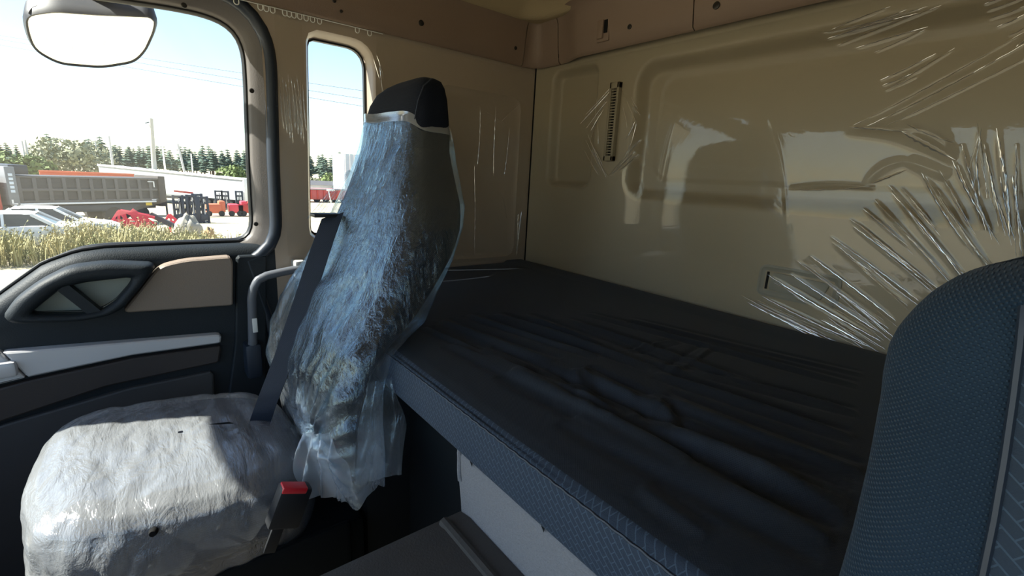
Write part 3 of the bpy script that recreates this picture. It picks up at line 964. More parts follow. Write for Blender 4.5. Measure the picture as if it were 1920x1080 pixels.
def bag_surface(ringset, nrow, ncol, z_edge_top, z_edge_bot, amp=1.0):
    A = np.array(ringset)
    vs_ = np.zeros((ncol, nrow, 3))
    for i in range(ncol):
        t = 2 * math.pi * i / ncol
        c_, s_ = math.cos(t), math.sin(t)
        zt, zb = z_edge_top(t), z_edge_bot(t)
        for j in range(nrow):
            z = zb + (zt - zb) * j / (nrow - 1)
            xc, a, f_, r_ = [float(np.interp(z, A[:, 0], A[:, k])) for k in range(1, 5)]
            e_ = 0.5
            x = xc + a * math.copysign(abs(c_) ** e_, c_)
            y = (f_ + r_) / 2 + (r_ - f_) / 2 * math.copysign(abs(s_) ** e_, s_)
            low = float(1 - sstep(-0.42, -0.10, np.array(z)))
            hi = float(sstep(0.06, 0.11, np.array(z)))
            k = amp * (1 - hi) * (0.35 + 1.0 * low)
            # vertical pull folds and small crumples
            n1 = mnoise.noise(Vector((x * 16, y * 16, z * 3.0)))
            n2 = mnoise.noise(Vector((x * 34 + 7, y * 34, z * 12 - x * 14)))
            # folds gathered towards a knot low on the front
            gx, gz = x + 0.86, z + 0.52
            ang = math.atan2(gz, gx)
            rad = math.hypot(gx, gz)
            n3 = math.sin(ang * 24 + 3 * n1) * math.exp(-rad / 0.16) * (1 if s_ < 0.2 else 0)
            dsp = k * (0.005 * n1 + 0.0018 * n2) + amp * 0.005 * n3
            vs_[i, j] = (x + c_ * dsp * 1.0, y + s_ * dsp * 1.2 - (0.003 * n3 if s_ < 0 else 0), z + 0.006 * n2 * k)
    return vs_


def ztop(t):
    c_, s_ = math.cos(t), math.sin(t)
    return 0.112 - 0.016 * s_ - 0.010 * c_ + 0.002 * math.sin(5 * t)


def zbot(t):
    c_, s_ = math.cos(t), math.sin(t)
    return -0.605 + 0.055 * max(0.0, c_) + 0.018 * math.sin(3 * t + 0.6) - 0.01 * c_ + 0.012 * math.sin(7 * t)


bagthing = thing('backrest_cover', 'crinkled clear plastic bag pulled over the passenger seat backrest', 'plastic cover', (-1.0, 0.3, -0.62))
ncol, nrow = 220, 150
bs = bag_surface(BR, nrow, ncol, lambda t: ztop(t) - 0.018, zbot)
mesh_obj('bag', bs.reshape(-1, 3), grid_faces(ncol, nrow, True), M['bag'], bagthing)
hb = bag_surface([(z, xc, a + 0.001, f_ - 0.001, r_ + 0.001) for z, xc, a, f_, r_ in BR], 6, ncol, ztop, lambda t: ztop(t) - 0.020, 0.3)
mesh_obj('hem', hb.reshape(-1, 3), grid_faces(ncol, 6, True), M['bag_hem'], bagthing, label='white folded top hem')
# loose fold of the bag trailing down the rear edge and a twisted tail in front
def sheet(path, width_dir, w, nu_=60, nv_=24, amp=0.008, seed=0.0):
    pth = resample(path, nu_, closed=False)
    vs_ = []
    wd = np.asarray(width_dir, float)
    for i, p in enumerate(pth):
        wi = np.interp(i / (nu_ - 1), np.linspace(0, 1, len(w)), w)
        for j in range(nv_):
            s_ = j / (nv_ - 1) - 0.5
            q = np.array(p) + wd * wi * s_
            n_ = mnoise.noise(Vector((q[0] * 40 + seed, q[1] * 40, q[2] * 22)))
            vs_.append((q[0] + amp * n_, q[1] - amp * n_ + 0.6 * amp * math.sin(s_ * 22 + i * 0.12), q[2]))
    return vs_, grid_faces(nu_, nv_)


v_, f_ = sheet([(-0.79, 0.205, -0.46), (-0.775, 0.20, -0.50), (-0.765, 0.205, -0.535), (-0.755, 0.215, -0.572)], (0.55, 0.85, 0.0), [0.05, 0.07, 0.09, 0.11], seed=3, amp=0.010)
mesh_obj('twisted_tail', v_, f_, M['bag_hem'], bagthing, label='milky gathered tail')
v_, f_ = sheet([(-0.735, 0.30, -0.36), (-0.725, 0.30, -0.45), (-0.72, 0.29, -0.545)], (0.15, 0.9, 0.0), [0.05, 0.09, 0.10], seed=11, amp=0.006)
mesh_obj('loose_flap', v_, f_, M['bag'], bagthing)
v_, f_ = sheet([(-1.20, 0.42, 0.0), (-1.25, 0.39, -0.06), (-1.30, 0.36, -0.125)], (-0.3, 0.5, 0.1), [0.03, 0.08, 0.12], seed=19, amp=0.004)
mesh_obj('side_flap', v_, f_, M['bag'], bagthing)

# milky cover over the cushion
ncol, nrow = 200, 90
prof_c = np.array([(-0.70, 0.93), (-0.68, 1.0), (-0.65, 1.03), (-0.615, 1.04), (-0.59, 1.035), (-0.565, 1.015), (-0.546, 0.98), (-0.531, 0.91), (-0.521, 0.80), (-0.516, 0.6), (-0.514, 0.4), (-0.513, 0.2), (-0.513, 0.02)])
pc = resample(prof_c * np.array([1, 0.24]), nrow, closed=False) / np.array([1, 0.24])
cv = np.zeros((ncol, nrow, 3))
for i in range(ncol):
    t = 2 * math.pi * i / ncol
    for j in range(nrow):
        z, s_ = pc[j]
        x, y, zz = cushion_pt(t, s_, z, 0.006)
        n1 = mnoise.noise(Vector((x * 9, y * 30, z * 20)))
        n2 = mnoise.noise(Vector((x * 30, y * 60 + x * 18, z * 30)))
        n3 = mnoise.noise(Vector((x * 12 + 5, y * 12, z * 14)))
        side = float(sstep(0.9, 1.02, np.array(s_)))
        k = 0.006 * n1 + 0.0025 * n2 + side * 0.010 * n3
        cv[i, j] = (x + math.cos(t) * side * k, y + math.sin(t) * side * k, zz + (1 - side) * (k * 0.8 + 0.003) )
ccov = thing('cushion_cover', 'milky plastic cover wrapped around the passenger seat cushion', 'plastic cover', (CX, CY, -0.74))
mesh_obj('cover_sheet', cv.reshape(-1, 3), grid_faces(ncol, nrow, True), M['cushion_bag'], ccov)
for px, py, r in ((291, 999, 0.006), (414, 992, 0.004), (288, 1063, 0.005)):
    q = at(px, py, 0, -0.79)
    MB().disc((q[0] - 0.012, q[1], q[2]), (1, -0.2, 0.1), r, 0.016).build('punched_hole', M['dark_gap'], ccov, label='small dark punched hole')
q = at(415, 802, 2, -0.517)
MB().add([(q[0] - 0.012, q[1] - 0.022, -0.5085), (q[0] + 0.0, q[1] - 0.005, -0.5085), (q[0] + 0.010, q[1] + 0.022, -0.5095), (q[0] - 0.001, q[1] + 0.014, -0.5085)], [(0, 1, 2, 3)]).build('torn_slit', M['dark_gap'], ccov, smooth=False, label='dark torn slit')

# seat belt and buckle
bp = [at(p[0], p[1], 0, x) for p, x in (((624, 404), -1.085), ((602, 465), -1.055), ((571, 560), -1.03), ((537, 660), -1.0), ((508, 735), -1.0), ((494, 772), -1.01), ((484, 805), -1.03))]
sb = thing('seat_belt', 'navy seat belt webbing slanting down beside the wrapped seat', 'seat belt', bp[-1])
pth = resample([tuple(p) for p in bp], 40, closed=False)
mb = MB()
vs_ = []
for i, p in enumerate(pth):
    for sx, off in ((-1, 0), (1, 0)):
        d_ = np.array([0.012, 0.0205, 0.008]) * sx
        vs_.append(tuple(p + d_ + np.array([0.0007, -0.0007, 0])))
    for sx in (1, -1):
        d_ = np.array([0.012, 0.0205, 0.008]) * sx
        vs_.append(tuple(p + d_ - np.array([0.0007, -0.0007, 0])))
fs_ = []
for i in range(len(pth) - 1):
    for k in range(4):
        fs_.append((i * 4 + k, i * 4 + (k + 1) % 4, (i + 1) * 4 + (k + 1) % 4, (i + 1) * 4 + k))
mb.add(vs_, fs_).build('webbing', M['belt'], sb)
g = bp[0]
MB().box((g[0] - 0.03, g[1] - 0.042, g[2] - 0.004), (g[0] + 0.008, g[1] + 0.016, g[2] + 0.004), 0.002).build('guide_loop', M['rubber_black'], sb, label='flat black guide loop')
q = at(545, 938, 0, -0.755)
bk = thing('belt_buckle', 'black seat belt buckle with red button between cushion and backrest', 'buckle', (q[0], q[1], q[2] - 0.04))
rot = Matrix.Rotation(math.radians(-22), 4, 'X')
def rbox(mb_, lo, hi, bev, c):
    t = MB().box(lo, hi, bev)
    mb_.add([tuple(rot @ Vector(v) + Vector(c)) for v in t.v], t.f)
    return mb_
rbox(MB(), (-0.014, -0.026, -0.045), (0.014, 0.026, 0.028), 0.005, q).build('buckle_body', M['rubber_black'], bk)
rbox(MB(), (-0.008, -0.0245, 0.019), (0.0145, 0.016, 0.030), 0.002, q).build('release_button', M['red_button'], bk, label='red release button')
rbox(MB(), (-0.012, -0.010, -0.10), (-0.006, 0.010, -0.04), 0.002, q).build('stalk', M['rubber_black'], bk)

# ------------------------------------------------------------------ driver seat (foreground)
ds_left = [(1915, 488), (1880, 497), (1840, 505), (1800, 515), (1760, 532), (1720, 557), (1685, 590), (1655, 625), (1636, 660), (1625, 710), (1620, 760), (1611, 810), (1602, 860), (1592, 910), (1580, 960), (1566, 1020), (1548, 1085), (1520, 1180)]


def dplane(px, py):
    d_ = RM @ np.array([px - 960.0, -(py - 540.0), -F])
    # sight line meets the leaned backrest plane y = 0.40 + 0.22 z
    t = 0.40 / (d_[1] - 0.22 * d_[2])
    return d_ * t


dl_ = np.array([dplane(*p) for p in ds_left])
DXC = 0.18
zz = np.linspace(dl_[-1, 2], dl_[0, 2] - 0.001, 60)
order = np.argsort(dl_[:, 2])
xl = np.interp(zz, dl_[order, 2], dl_[order, 0])
dseat = thing('driver_seat', 'large navy woven driver seat backrest at the edge of the bunk', 'seat', (DXC, 0.3, -1.0))
sm = [dplane(*p) for p in ((1925, 560), (1918, 640), (1905, 740), (1889, 850), (1870, 960), (1845, 1080), (1822, 1180))]
sm = np.array(sm)
so = np.argsort(sm[:, 2])
xseam = np.interp(zz, sm[so, 2], sm[so, 0])


def dsurf(x, z, xl_, top):
    """front surface depth (towards the camera) of the backrest"""
    w = (x - xl_) / max(DXC - xl_, 1e-3)
    w = np.clip(w, 0, 2)
    w = np.where(w > 1, 2 - w, w)
    edge = 1 - (1 - np.clip(w / 0.16, 0, 1)) ** 2
    return 0.40 + 0.22 * z + 0.045 - 0.045 * np.sqrt(np.clip(edge, 0, 1)) - 0.012 * np.exp(-((w - 0.22) / 0.16) ** 2)


nz, nx = len(zz), 90
vs_ = np.zeros((nz, nx, 3))
zt = zz[-1]
for i, z in enumerate(zz):
    half = DXC - xl[i]
    s_ = np.linspace(0, 1, nx)
    s_ = 0.5 - 0.5 * np.cos(s_ * math.pi)
    x = xl[i] + 2 * half * s_
    y = dsurf(x, z, xl[i], zt)
    roll = np.exp(-(zt - z) / 0.012) * 0.03
    vs_[i, :, 0], vs_[i, :, 1], vs_[i, :, 2] = x, y + roll, z
# back surface joins at the rim
back = vs_.copy()
back[:, :, 1] = 0.40 + 0.22 * zz[:, None] + 0.05 + 0.055 * np.sin(np.linspace(0, 1, nx) * math.pi)[None, :] ** 0.4
mask = []
fr_f = grid_faces(nz, nx)
nV = nz * nx
allv = np.vstack([vs_.reshape(-1, 3), back.reshape(-1, 3)])
fs_ = [tuple(f) for f in fr_f] + [tuple(nV + k for k in f[::-1]) for f in fr_f]
for i in range(nz - 1):
    for j in (0, nx - 1):
        fs_.append((i * nx + j, (i + 1) * nx + j, nV + (i + 1) * nx + j, nV + i * nx + j))
for j in range(nx - 1):
    for i in (0, nz - 1):
        fs_.append((i * nx + j, i * nx + j + 1, nV + i * nx + j + 1, nV + i * nx + j))
mesh_obj('backrest', allv, fs_, M['driver_fabric'], dseat, autosmooth=70)
# centre insert, proud of the bolsters by a hair
iv = np.zeros((nz, 40, 3))
for i, z in enumerate(zz):
    x = np.linspace(xseam[i], 2 * DXC - xseam[i], 40)
    y = dsurf(x, z, xl[i], zt)
    e_ = np.minimum(np.arange(40), 39 - np.arange(40)) / 3.0
    iv[i, :, 0], iv[i, :, 1], iv[i, :, 2] = x, y - 0.0005 - 0.004 * np.clip(e_, 0, 1), z
keep = zz < dplane(1925, 560)[2]
nk = int(keep.sum())
mesh_obj('backrest_insert', iv[:nk].reshape(-1, 3), grid_faces(nk, 40), M['driver_insert'], dseat, label='navy patterned centre insert')
MB().tube([(xseam[i], float(dsurf(np.array(xseam[i]), zz[i], xl[i], zt)) - 0.001, zz[i]) for i in range(nk)], 0.0022, 6).build('seam', M['rubber_navy'], dseat)
HRd = [(zt - 0.02, DXC, 0.13, 0.385, 0.47), (zt + 0.04, DXC, 0.13, 0.39, 0.47), (zt + 0.14, DXC, 0.125, 0.40, 0.48), (zt + 0.20, DXC, 0.10, 0.41, 0.475), (zt + 0.215, DXC, 0.05, 0.43, 0.46)]
loft('headrest', [sup(xc, a, (f0 + r0) / 2, (r0 - f0) / 2, z) for z, xc, a, f0, r0 in HRd], M['driver_fabric'], dseat, cap=(True, True), autosmooth=80)
MB().box((DXC - 0.24, -0.16, -0.64), (DXC + 0.24, 0.30, -0.50), 0.05).build('seat_cushion', M['driver_fabric'], dseat)
MB().box((DXC - 0.2, -0.10, -1.0), (DXC + 0.2, 0.24, -0.63), 0.02).build('pedestal', M['well'], dseat)

# ------------------------------------------------------------------ clear film stretched over the rear wall
nu, nv = 860, 330
fx0, fx1, fz0, fz1 = XW + 0.012, XR - 0.03, -0.312, 0.388
xs = np.linspace(fx0, fx1, nu)
zs = np.linspace(fz0, fz1, nv)
U, V = np.meshgrid(xs, zs, indexing='ij')
H = np.zeros_like(U)


def rw(px, py):
    q = at(px, py, 1, YR - 0.01)
    return np.array([q[0], q[2]])


fan = [((1389, 553), (1557, 629)), ((1400, 566), (1540, 627)), ((1420, 578), (1530, 622)), ((1430, 556), (1625, 641)), ((1439, 515), (1640, 628)), ((1452, 530), (1500, 548)), ((1481, 513), (1637, 611)), ((1490, 556), (1632, 636)),
       ((1493, 488), (1655, 605)), ((1518, 479), (1668, 590)), ((1505, 497), (1650, 612)), ((1557, 443), (1710, 552)), ((1560, 456), (1690, 562)), ((1594, 411), (1746, 530)), ((1600, 425), (1735, 528)), ((1606, 417), (1660, 460)),
       ((1618, 391), (1690, 450)), ((1640, 375), (1770, 515)), ((1667, 348), (1801, 510)), ((1672, 362), (1790, 508)), ((1690, 352), (1740, 415)), ((1728, 324), (1800, 450)), ((1735, 330), (1850, 500)), ((1762, 320), (1805, 412)),
       ((1785, 300), (1842, 420)), ((1796, 310), (1848, 430)), ((1803, 270), (1834, 420)), ((1832, 230), (1836, 360)), ((1845, 270), (1870, 430)), ((1868, 240), (1878, 430)), ((1905, 270), (1903, 490)), ((1898, 330), (1900, 430)), ((1840, 240), (1812, 340)),
       ((1570, 460), (1625, 500)), ((1540, 600), (1610, 634)), ((1462, 590), (1560, 632))]
for k, (a, b_) in enumerate(fan):
    w = 0.0022 + 0.0016 * ((k * 7) % 5) / 4
    ridge(H, U, V, rw(*a), rw(*b_) + np.array([0.012, -0.01]), w * 1.4, 0.0018 + 0.001 * ((k * 3) % 4) / 3)
upper = [((1545, 62), (1740, 12)), ((1552, 72), (1720, 25)), ((1570, 85), (1765, 10)), ((1560, 55), (1670, 12)), ((1605, 90), (1740, 50)), ((1640, 98), (1735, 55)), ((1590, 60), (1700, 18)), ((1650, 150), (1755, 100)), ((1660, 170), (1790, 90)),
         ((1600, 235), (1920, 60)), ((1618, 240), (1925, 80)), ((1640, 245), (1930, 105)), ((1665, 165), (1720, 142)), ((1655, 160), (1710, 138)), ((1850, 20), (1925, -8)), ((1855, 35), (1925, 10)), ((1870, 50), (1925, 25)), ((1890, 68), (1925, 50)), ((1845, 8), (1900, -15)), ((1905, 88), (1928, 68))]
for k, (a, b_) in enumerate(upper):
    ridge(H, U, V, rw(*a), rw(*b_), 0.0036, 0.002)
for (a, b_, w, h, cv_) in (((1590, 240), (1790, 300), 0.016, 0.016, 0.02), ((1480, 352), (1640, 352), 0.006, 0.005, 0.006), ((1620, 345), (1700, 300), 0.010, 0.010, 0.01), ((1680, 240), (1780, 270), 0.010, 0.012, 0.012), ((1700, 300), (1780, 330), 0.012, 0.010, 0.0), ((1440, 220), (1475, 420), 0.004, 0.0025, 0.01), ((1235, 340), (1260, 230), 0.006, 0.002, 0.005)):
    ridge(H, U, V, rw(*a), rw(*b_), w, h, cv_)
# tear around the vent, with radiating creases
vent_tear = [rw(*p) for p in ((1158, 157), (1176, 190), (1193, 232), (1184, 268), (1168, 298), (1140, 331), (1122, 305), (1106, 268), (1118, 225), (1134, 190), (1146, 160))]
creases = [((1146, 163), (1098, 215)), ((1143, 172), (1088, 232)), ((1138, 190), (1100, 240)), ((1132, 205), (1108, 245)), ((1098, 262), (1128, 322)), ((1102, 252), (1136, 332)), ((1096, 282), (1122, 328)), ((1108, 268), (1130, 310)), ((1120, 230), (1122, 270)),
           ((1144, 330), (1190, 285)), ((1148, 326), (1200, 262)), ((1160, 320), (1196, 290)), ((1176, 190), (1190, 230)), ((1178, 255), (1192, 225)), ((1172, 262), (1186, 240)), ((1168, 200), (1176, 240)), ((1185, 195), (1200, 215)), ((1183, 180), (1196, 205))]
for k, (a, b_) in enumerate(creases):
    ridge(H, U, V, rw(*a), rw(*b_), 0.003, 0.002)
for a, b_ in (((985, 190), (972, 330)), ((1000, 210), (1015, 320)), ((1012, 230), (1022, 310)), ((1010, 410), (1030, 440)), ((1000, 405), (1018, 430)), ((975, 400), (972, 480)), ((1018, 405), (1024, 420))):
    ridge(H, U, V, rw(*a), rw(*b_), 0.004, 0.003)
# film sags over the pressed fields
sag = 0.003 * (1 - sstep(-0.06, 0.02, rrect_sdf(U, V, -0.965, 0.50, -0.035, 0.35, 0.06))) + 0.003 * (1 - sstep(-0.05, 0.01, rrect_sdf(U, V, -1.34, -1.13, -0.015, 0.375, 0.035)))
Yf = YR - 0.009 + sag - H
P = np.stack([U, Yf, V], -1).reshape(-1, 3)
Fq = grid_faces(nu, nv)
cen = P[Fq].mean(1)
tp = np.array(vent_tear)


def inside(px, pz, poly):
    r = np.zeros(len(px), bool)
    n = len(poly)
    for i in range(n):
        x0, y0 = poly[i]
        x1, y1 = poly[(i + 1) % n]
        c_ = ((y0 > pz) != (y1 > pz)) & (px < (x1 - x0) * (pz - y0) / (y1 - y0 + 1e-12) + x0)
        r ^= c_
    return r


Fq = Fq[~inside(cen[:, 0], cen[:, 2], tp)]
film = mesh_obj('rear_wall_film', P, Fq, M['film'], None, label='clear protective film stretched and wrinkled over the rear cab wall', cat='plastic film')



def crease_mesh(lines, to3):
    """thin raised folds: tapered three-sided ribbons along each line"""
    mb_ = MB()
    for p0, p1, w, h in lines:
        p0, p1 = np.array(p0, float), np.array(p1, float)
        d_ = p1 - p0
        L_ = np.linalg.norm(d_)
        n_ = np.array([-d_[1], d_[0]]) / L_
        N = max(8, int(L_ / 0.006))
        vv, ff = [], []
        bow = random.uniform(-0.02, 0.02) * L_
        for i in range(N + 1):
            s_ = i / N
            tp_ = (min(1, s_ / 0.25) ** 0.7) * (min(1, (1 - s_) / 0.4) ** 0.7) * (0.75 + 0.25 * math.sin(s_ * 40 + L_ * 900))
            c_ = p0 + d_ * s_ + n_ * (bow * math.sin(math.pi * s_) + 0.0004 * math.sin(s_ * 60))
            for o_, hh in ((-1, 0.0), (-0.25, 1.0), (0.35, 0.8), (1, 0.0)):
                q_ = c_ + n_ * o_ * (w * tp_ + 0.0002)
                vv.append(to3(q_[0], q_[1], h * hh * tp_))
        for i in range(N):
            for k_ in range(3):
                ff.append((i * 4 + k_, i * 4 + k_ + 1, (i + 1) * 4 + k_ + 1, (i + 1) * 4 + k_))
        mb_.add(vv, ff)
    return mb_


cl = []
for k, (a, b_) in enumerate(fan):
    cl.append((rw(*a), rw(*b_) + np.array([0.012, -0.01]), (0.0013, 0.0022, 0.0009, 0.0016, 0.0026)[k % 5], 0.0012))
    if k % 2 == 0:
        j_ = np.array([0.0, 0.006])
        cl.append((rw(*a) * 0.8 + rw(*b_) * 0.2 + j_, rw(*b_) + j_, 0.0007, 0.0012))
    j_ = np.array([0.003, -0.005])
    cl.append((rw(*a) * 0.55 + rw(*b_) * 0.45 + j_, rw(*b_) * 1.0 + np.array([0.02, -0.02]) + j_, 0.0006 + 0.0004 * (k % 3), 0.0010))
for k, (a, b_) in enumerate(upper):
    cl.append((rw(*a), rw(*b_), (0.0010, 0.0016, 0.0008)[k % 3], 0.0008))
for k, (a, b_) in enumerate(creases):
    cl.append((rw(*a), rw(*b_), (0.0010, 0.0016)[k % 2], 0.0010))
for a, b_, w_ in (((1592, 238), (1700, 247), 0.004), ((1690, 246), (1792, 300), 0.005), ((1478, 356), (1640, 350), 0.0022), ((1630, 345), (1700, 318), 0.003), ((1700, 232), (1790, 268), 0.003)):  # wide pale ribbons stand in for bright reflections on the film's bulges
    cl.append((rw(*a), rw(*b_), w_, 0.0022))
for k in range(len(vent_tear)):
    cl.append((vent_tear[k - 1], vent_tear[k], 0.0006, 0.001))
crease_mesh(cl, lambda u, v, h: (u, YR - 0.0105 - h, v)).build('creases', M['crease'], film, kind='stuff')

# film on the passenger side wall
nu, nv = 320, 240
ys = np.linspace(0.59, YR - 0.012, nu)
zs = np.linspace(-0.31, 0.385, nv)
U, V = np.meshgrid(ys, zs, indexing='ij')
H = np.zeros_like(U)


def lw_(px, py):
    q = at(px, py, 0, XW + 0.006)
    return np.array([q[1], q[2]])


scl = []
for a, b_, w, h, c_ in (((880, 190), (960, 215), 0.012, 0.006, -0.02), ((935, 230), (985, 185), 0.008, 0.005, 0.006), ((930, 200), (925, 330), 0.005, 0.002, 0.0), ((955, 240), (945, 330), 0.004, 0.002, 0.0), ((900, 200), (895, 310), 0.006, 0.002, 0.0),
                        ((970, 400), (968, 480), 0.004, 0.004, 0.0), ((940, 360), (950, 410), 0.003, 0.002, 0.0), ((715, 120), (712, 190), 0.008, 0.004, 0.0), ((705, 100), (720, 150), 0.006, 0.003, 0.0), ((889, 310), (889, 480), 0.006, 0.0015, 0.0)):
    ridge(H, U, V, lw_(*a), lw_(*b_), w, h, c_)
    if w < 0.0065:
        scl.append((lw_(*a), lw_(*b_), 0.0007, 0.0025))
P = np.stack([XW + 0.005 + H, U, V], -1).reshape(-1, 3)
for a, b_ in (((905, 205), (948, 232)), ((940, 228), (978, 190)), ((972, 400), (969, 478)), ((978, 395), (970, 470)), ((712, 125), (720, 185)), ((700, 110), (712, 150))):
    scl.append((lw_(*a), lw_(*b_), 0.0009, 0.003))
sfilm = mesh_obj('side_wall_film', P, grid_faces(nu, nv), M['film'], None, label='clear film over the tan side wall between narrow window and rear corner', cat='plastic film')
crease_mesh(scl, lambda u, v, h: (XW + 0.0065 + h, u, v)).build('creases', M['crease'], sfilm, kind='stuff')
nu, nv = 60, 160
ys = np.linspace(0.318, 0.385, nu)
zs = np.linspace(-0.25, 0.385, nv)
U, V = np.meshgrid(ys, zs, indexing='ij')
H = np.zeros_like(U)
for k in range(9):
    y0 = 0.322 + 0.0072 * k
    ridge(H, U, V, (y0, 0.24 - 0.01 * (k % 3)), (y0 + 0.004, 0.10 - 0.012 * (k % 4)), 0.0022, 0.0028)
P = np.stack([XW + 0.004 + H, U, V], -1).reshape(-1, 3)
pcl = [((0.322 + 0.0072 * k, 0.24 - 0.01 * (k % 3)), (0.326 + 0.0072 * k, 0.10 - 0.012 * (k % 4)), 0.0007, 0.0012) for k in range(9)]
pfilm = mesh_obj('pillar_film', P, grid_faces(nu, nv), M['film'], None, label='narrow clear film strip with fine wrinkles on the tan door pillar', cat='plastic film')
crease_mesh(pcl, lambda u, v, h: (XW + 0.0058 + h, u, v)).build('creases', M['crease'], pfilm, kind='stuff')

#@@EXTERIOR@@
# ------------------------------------------------------------------ the yard outside
def ground_z(x):
    return float(np.interp(-x, [0, 9, 46, 900], [-2.9, -2.9, -4.2, -4.2]))


X_ = np.r_[np.linspace(-420, -60, 14), np.linspace(-56, -4, 60), np.linspace(0, 420, 12)]
Y_ = np.r_[np.linspace(-420, -30, 10), np.linspace(-24, 40, 60), np.linspace(60, 420, 8)]
U, V = np.meshgrid(X_, Y_, indexing='ij')
Gz = np.interp(-U, [0, 9, 46, 900], [-2.9, -2.9, -4.2, -4.2])
Gz = Gz + 0.05 * np.sin(U * 0.9 + V * 0.4) * np.sin(V * 0.7) * (np.abs(U) < 60)
t = NT('sandy yard')
p = t.n('ShaderNodeBsdfPrincipled')
t.l(p.outputs[0], t.out.inputs[0])
c = t.mix(t.math('MULTIPLY_ADD', t.noise(0.35, 5), 3.0, -1.1, clamp=True), (0.46, 0.39, 0.28), (0.24, 0.22, 0.12))
c = t.mix(t.math('MULTIPLY', t.noise(3.0, 4), 0.5), c, (0.5, 0.44, 0.33))
t.l(c, p.inputs['Base Color'])
p.inputs['Roughness'].default_value = 1.0
p.inputs['Specular IOR Level'].default_value = 0.1
t.l(t.bump(t.noise(8, 4), 0.5, 0.05), p.inputs['Normal'])
mesh_obj('ground', np.stack([U, V, Gz], -1).reshape(-1, 3), grid_faces(len(X_), len(Y_)), t.m, kind='structure')

E_ = {}
for nm, colr, ro in (('dump', (0.040, 0.039, 0.043), 0.6), ('dump_rib', (0.082, 0.080, 0.083), 0.6), ('post', (0.05, 0.042, 0.04), 0.6), ('post_pale', (0.17, 0.185, 0.20), 0.5), ('paint_red', (0.42, 0.045, 0.035), 0.35),
                     ('orange', (0.55, 0.13, 0.06), 0.5), ('white_paint', (0.78, 0.78, 0.77), 0.3), ('tarp', (0.30, 0.32, 0.335), 0.6), ('tyre', (0.02, 0.02, 0.021), 0.8), ('dark_steel', (0.025, 0.033, 0.05), 0.5),
                     ('harrow', (0.62, 0.05, 0.075), 0.45), ('yellow', (0.75, 0.5, 0.03), 0.4), ('car_glass', (0.035, 0.045, 0.05), 0.1), ('concrete', (0.46, 0.44, 0.38), 0.8), ('steel_pale', (0.5, 0.5, 0.5), 0.5),
                     ('needles', (0.06, 0.095, 0.072), 0.9), ('bark', (0.13, 0.09, 0.06), 0.9), ('leaf', (0.10, 0.14, 0.04), 0.8), ('silver_leaf', (0.22, 0.23, 0.15), 0.85), ('wire', (0.05, 0.05, 0.05), 0.6),  # needle green lightened to carry the haze over the tree line
                     ('red_sheet', (0.45, 0.09, 0.09), 0.5), ('stone', (0.30, 0.28, 0.23), 0.9), ('dry', (0.40, 0.26, 0.13), 0.9), ('panel_blue', (0.42, 0.5, 0.56), 0.5), ('mark', (0.55, 0.62, 0.68), 0.5)):
    E_[nm] = mat('outdoor ' + nm, colr, ro, 0.4, var=0.12, vscale=1.5)
t = NT('weed blades')
p = t.n('ShaderNodeBsdfPrincipled')
t.l(p.outputs[0], t.out.inputs[0])
t.l(t.mix(t.math('MULTIPLY_ADD', t.noise(1.3, 3), 3.0, -1.0, clamp=True), (0.42, 0.35, 0.17), (0.13, 0.145, 0.055)), p.inputs['Base Color'])
p.inputs['Roughness'].default_value = 0.8
E_['weed'] = t.m


def lpart(name, mb, m, parent, **kw):
    """part whose shapes are written in the thing's own frame"""
    o_ = ORG[parent.name]
    ORG[parent.name] = (0, 0, 0)
    o = mb.build(name, m, parent, **kw)
    ORG[parent.name] = o_
    ORG[o.name] = (0, 0, 0)
    return o


def wheel_mb(c, r, w):
    return MB().tube([(c[0] - w / 2, c[1], c[2]), (c[0] - w / 2 + 0.03, c[1], c[2]), (c[0] + w / 2 - 0.03, c[1], c[2]), (c[0] + w / 2, c[1], c[2])], [r * 0.9, r, r, r * 0.9], 18)


# grey tipper truck: long dump body facing the cab, red cab at its far left
pl, pr = at(20, 384, 0, -34.0), at(304, 388, 0, -37.5)
ang = math.atan2(-(pr[0] - pl[0]), (pr[1] - pl[1]))
Ld = math.hypot(pr[0] - pl[0], pr[1] - pl[1])
gz = ground_z(-35)
dt = thing('dump_truck', 'dusty grey tipper truck with ribbed dump body and red cab across the yard', 'truck', (pl[0], pl[1], gz))
dt.rotation_euler = (0, 0, ang)
zb, ztp = pl[2] - gz, at(24, 329, 0, -34.0)[2] - gz
ztr = at(300, 345, 0, -37.5)[2] - gz
hb_ = ztp - zb
W_ = 2.3
lpart('dump_body', MB().box((-W_, 0, zb), (0, Ld, ztp - 0.02), 0.03), E_['dump'], dt)
lpart('top_rail', MB().box((-0.06, 0.2, ztp - 0.10), (0.09, Ld, ztp), 0.02), E_['dump_rib'], dt)
lpart('bottom_rail', MB().box((-0.06, 0, zb - 0.03), (0.10, Ld - 0.35, zb + 0.06), 0.01), E_['white_paint'], dt, label='pale bottom rail')
lpart('middle_rail', MB().box((-0.05, 0.3, zb + hb_ * 0.46), (0.075, Ld - 0.2, zb + hb_ * 0.56), 0.02), E_['dump_rib'], dt)
lpart('lower_rail', MB().box((-0.05, 0.3, zb + 0.07), (0.075, Ld - 0.2, zb + 0.20), 0.02), E_['dump_rib'], dt)
for k in range(11):
    y = 0.42 + k * (Ld - 1.0) / 10
    lpart('rib', MB().box((-0.05, y - 0.085, zb + 0.05), (0.08, y + 0.085, ztp - 0.06), 0.02), E_['dump_rib'], dt)
lpart('front_post', MB().box((-W_, -0.05, zb - 0.02), (0.12, 0.34, ztp + 0.42), 0.03), E_['post_pale'], dt, label='pale front corner post')
lpart('rear_post', MB().box((-W_, Ld - 0.12, zb - 0.3), (0.12, Ld + 0.28, ztp + 0.12), 0.03), E_['post'], dt, label='brown rear corner post')
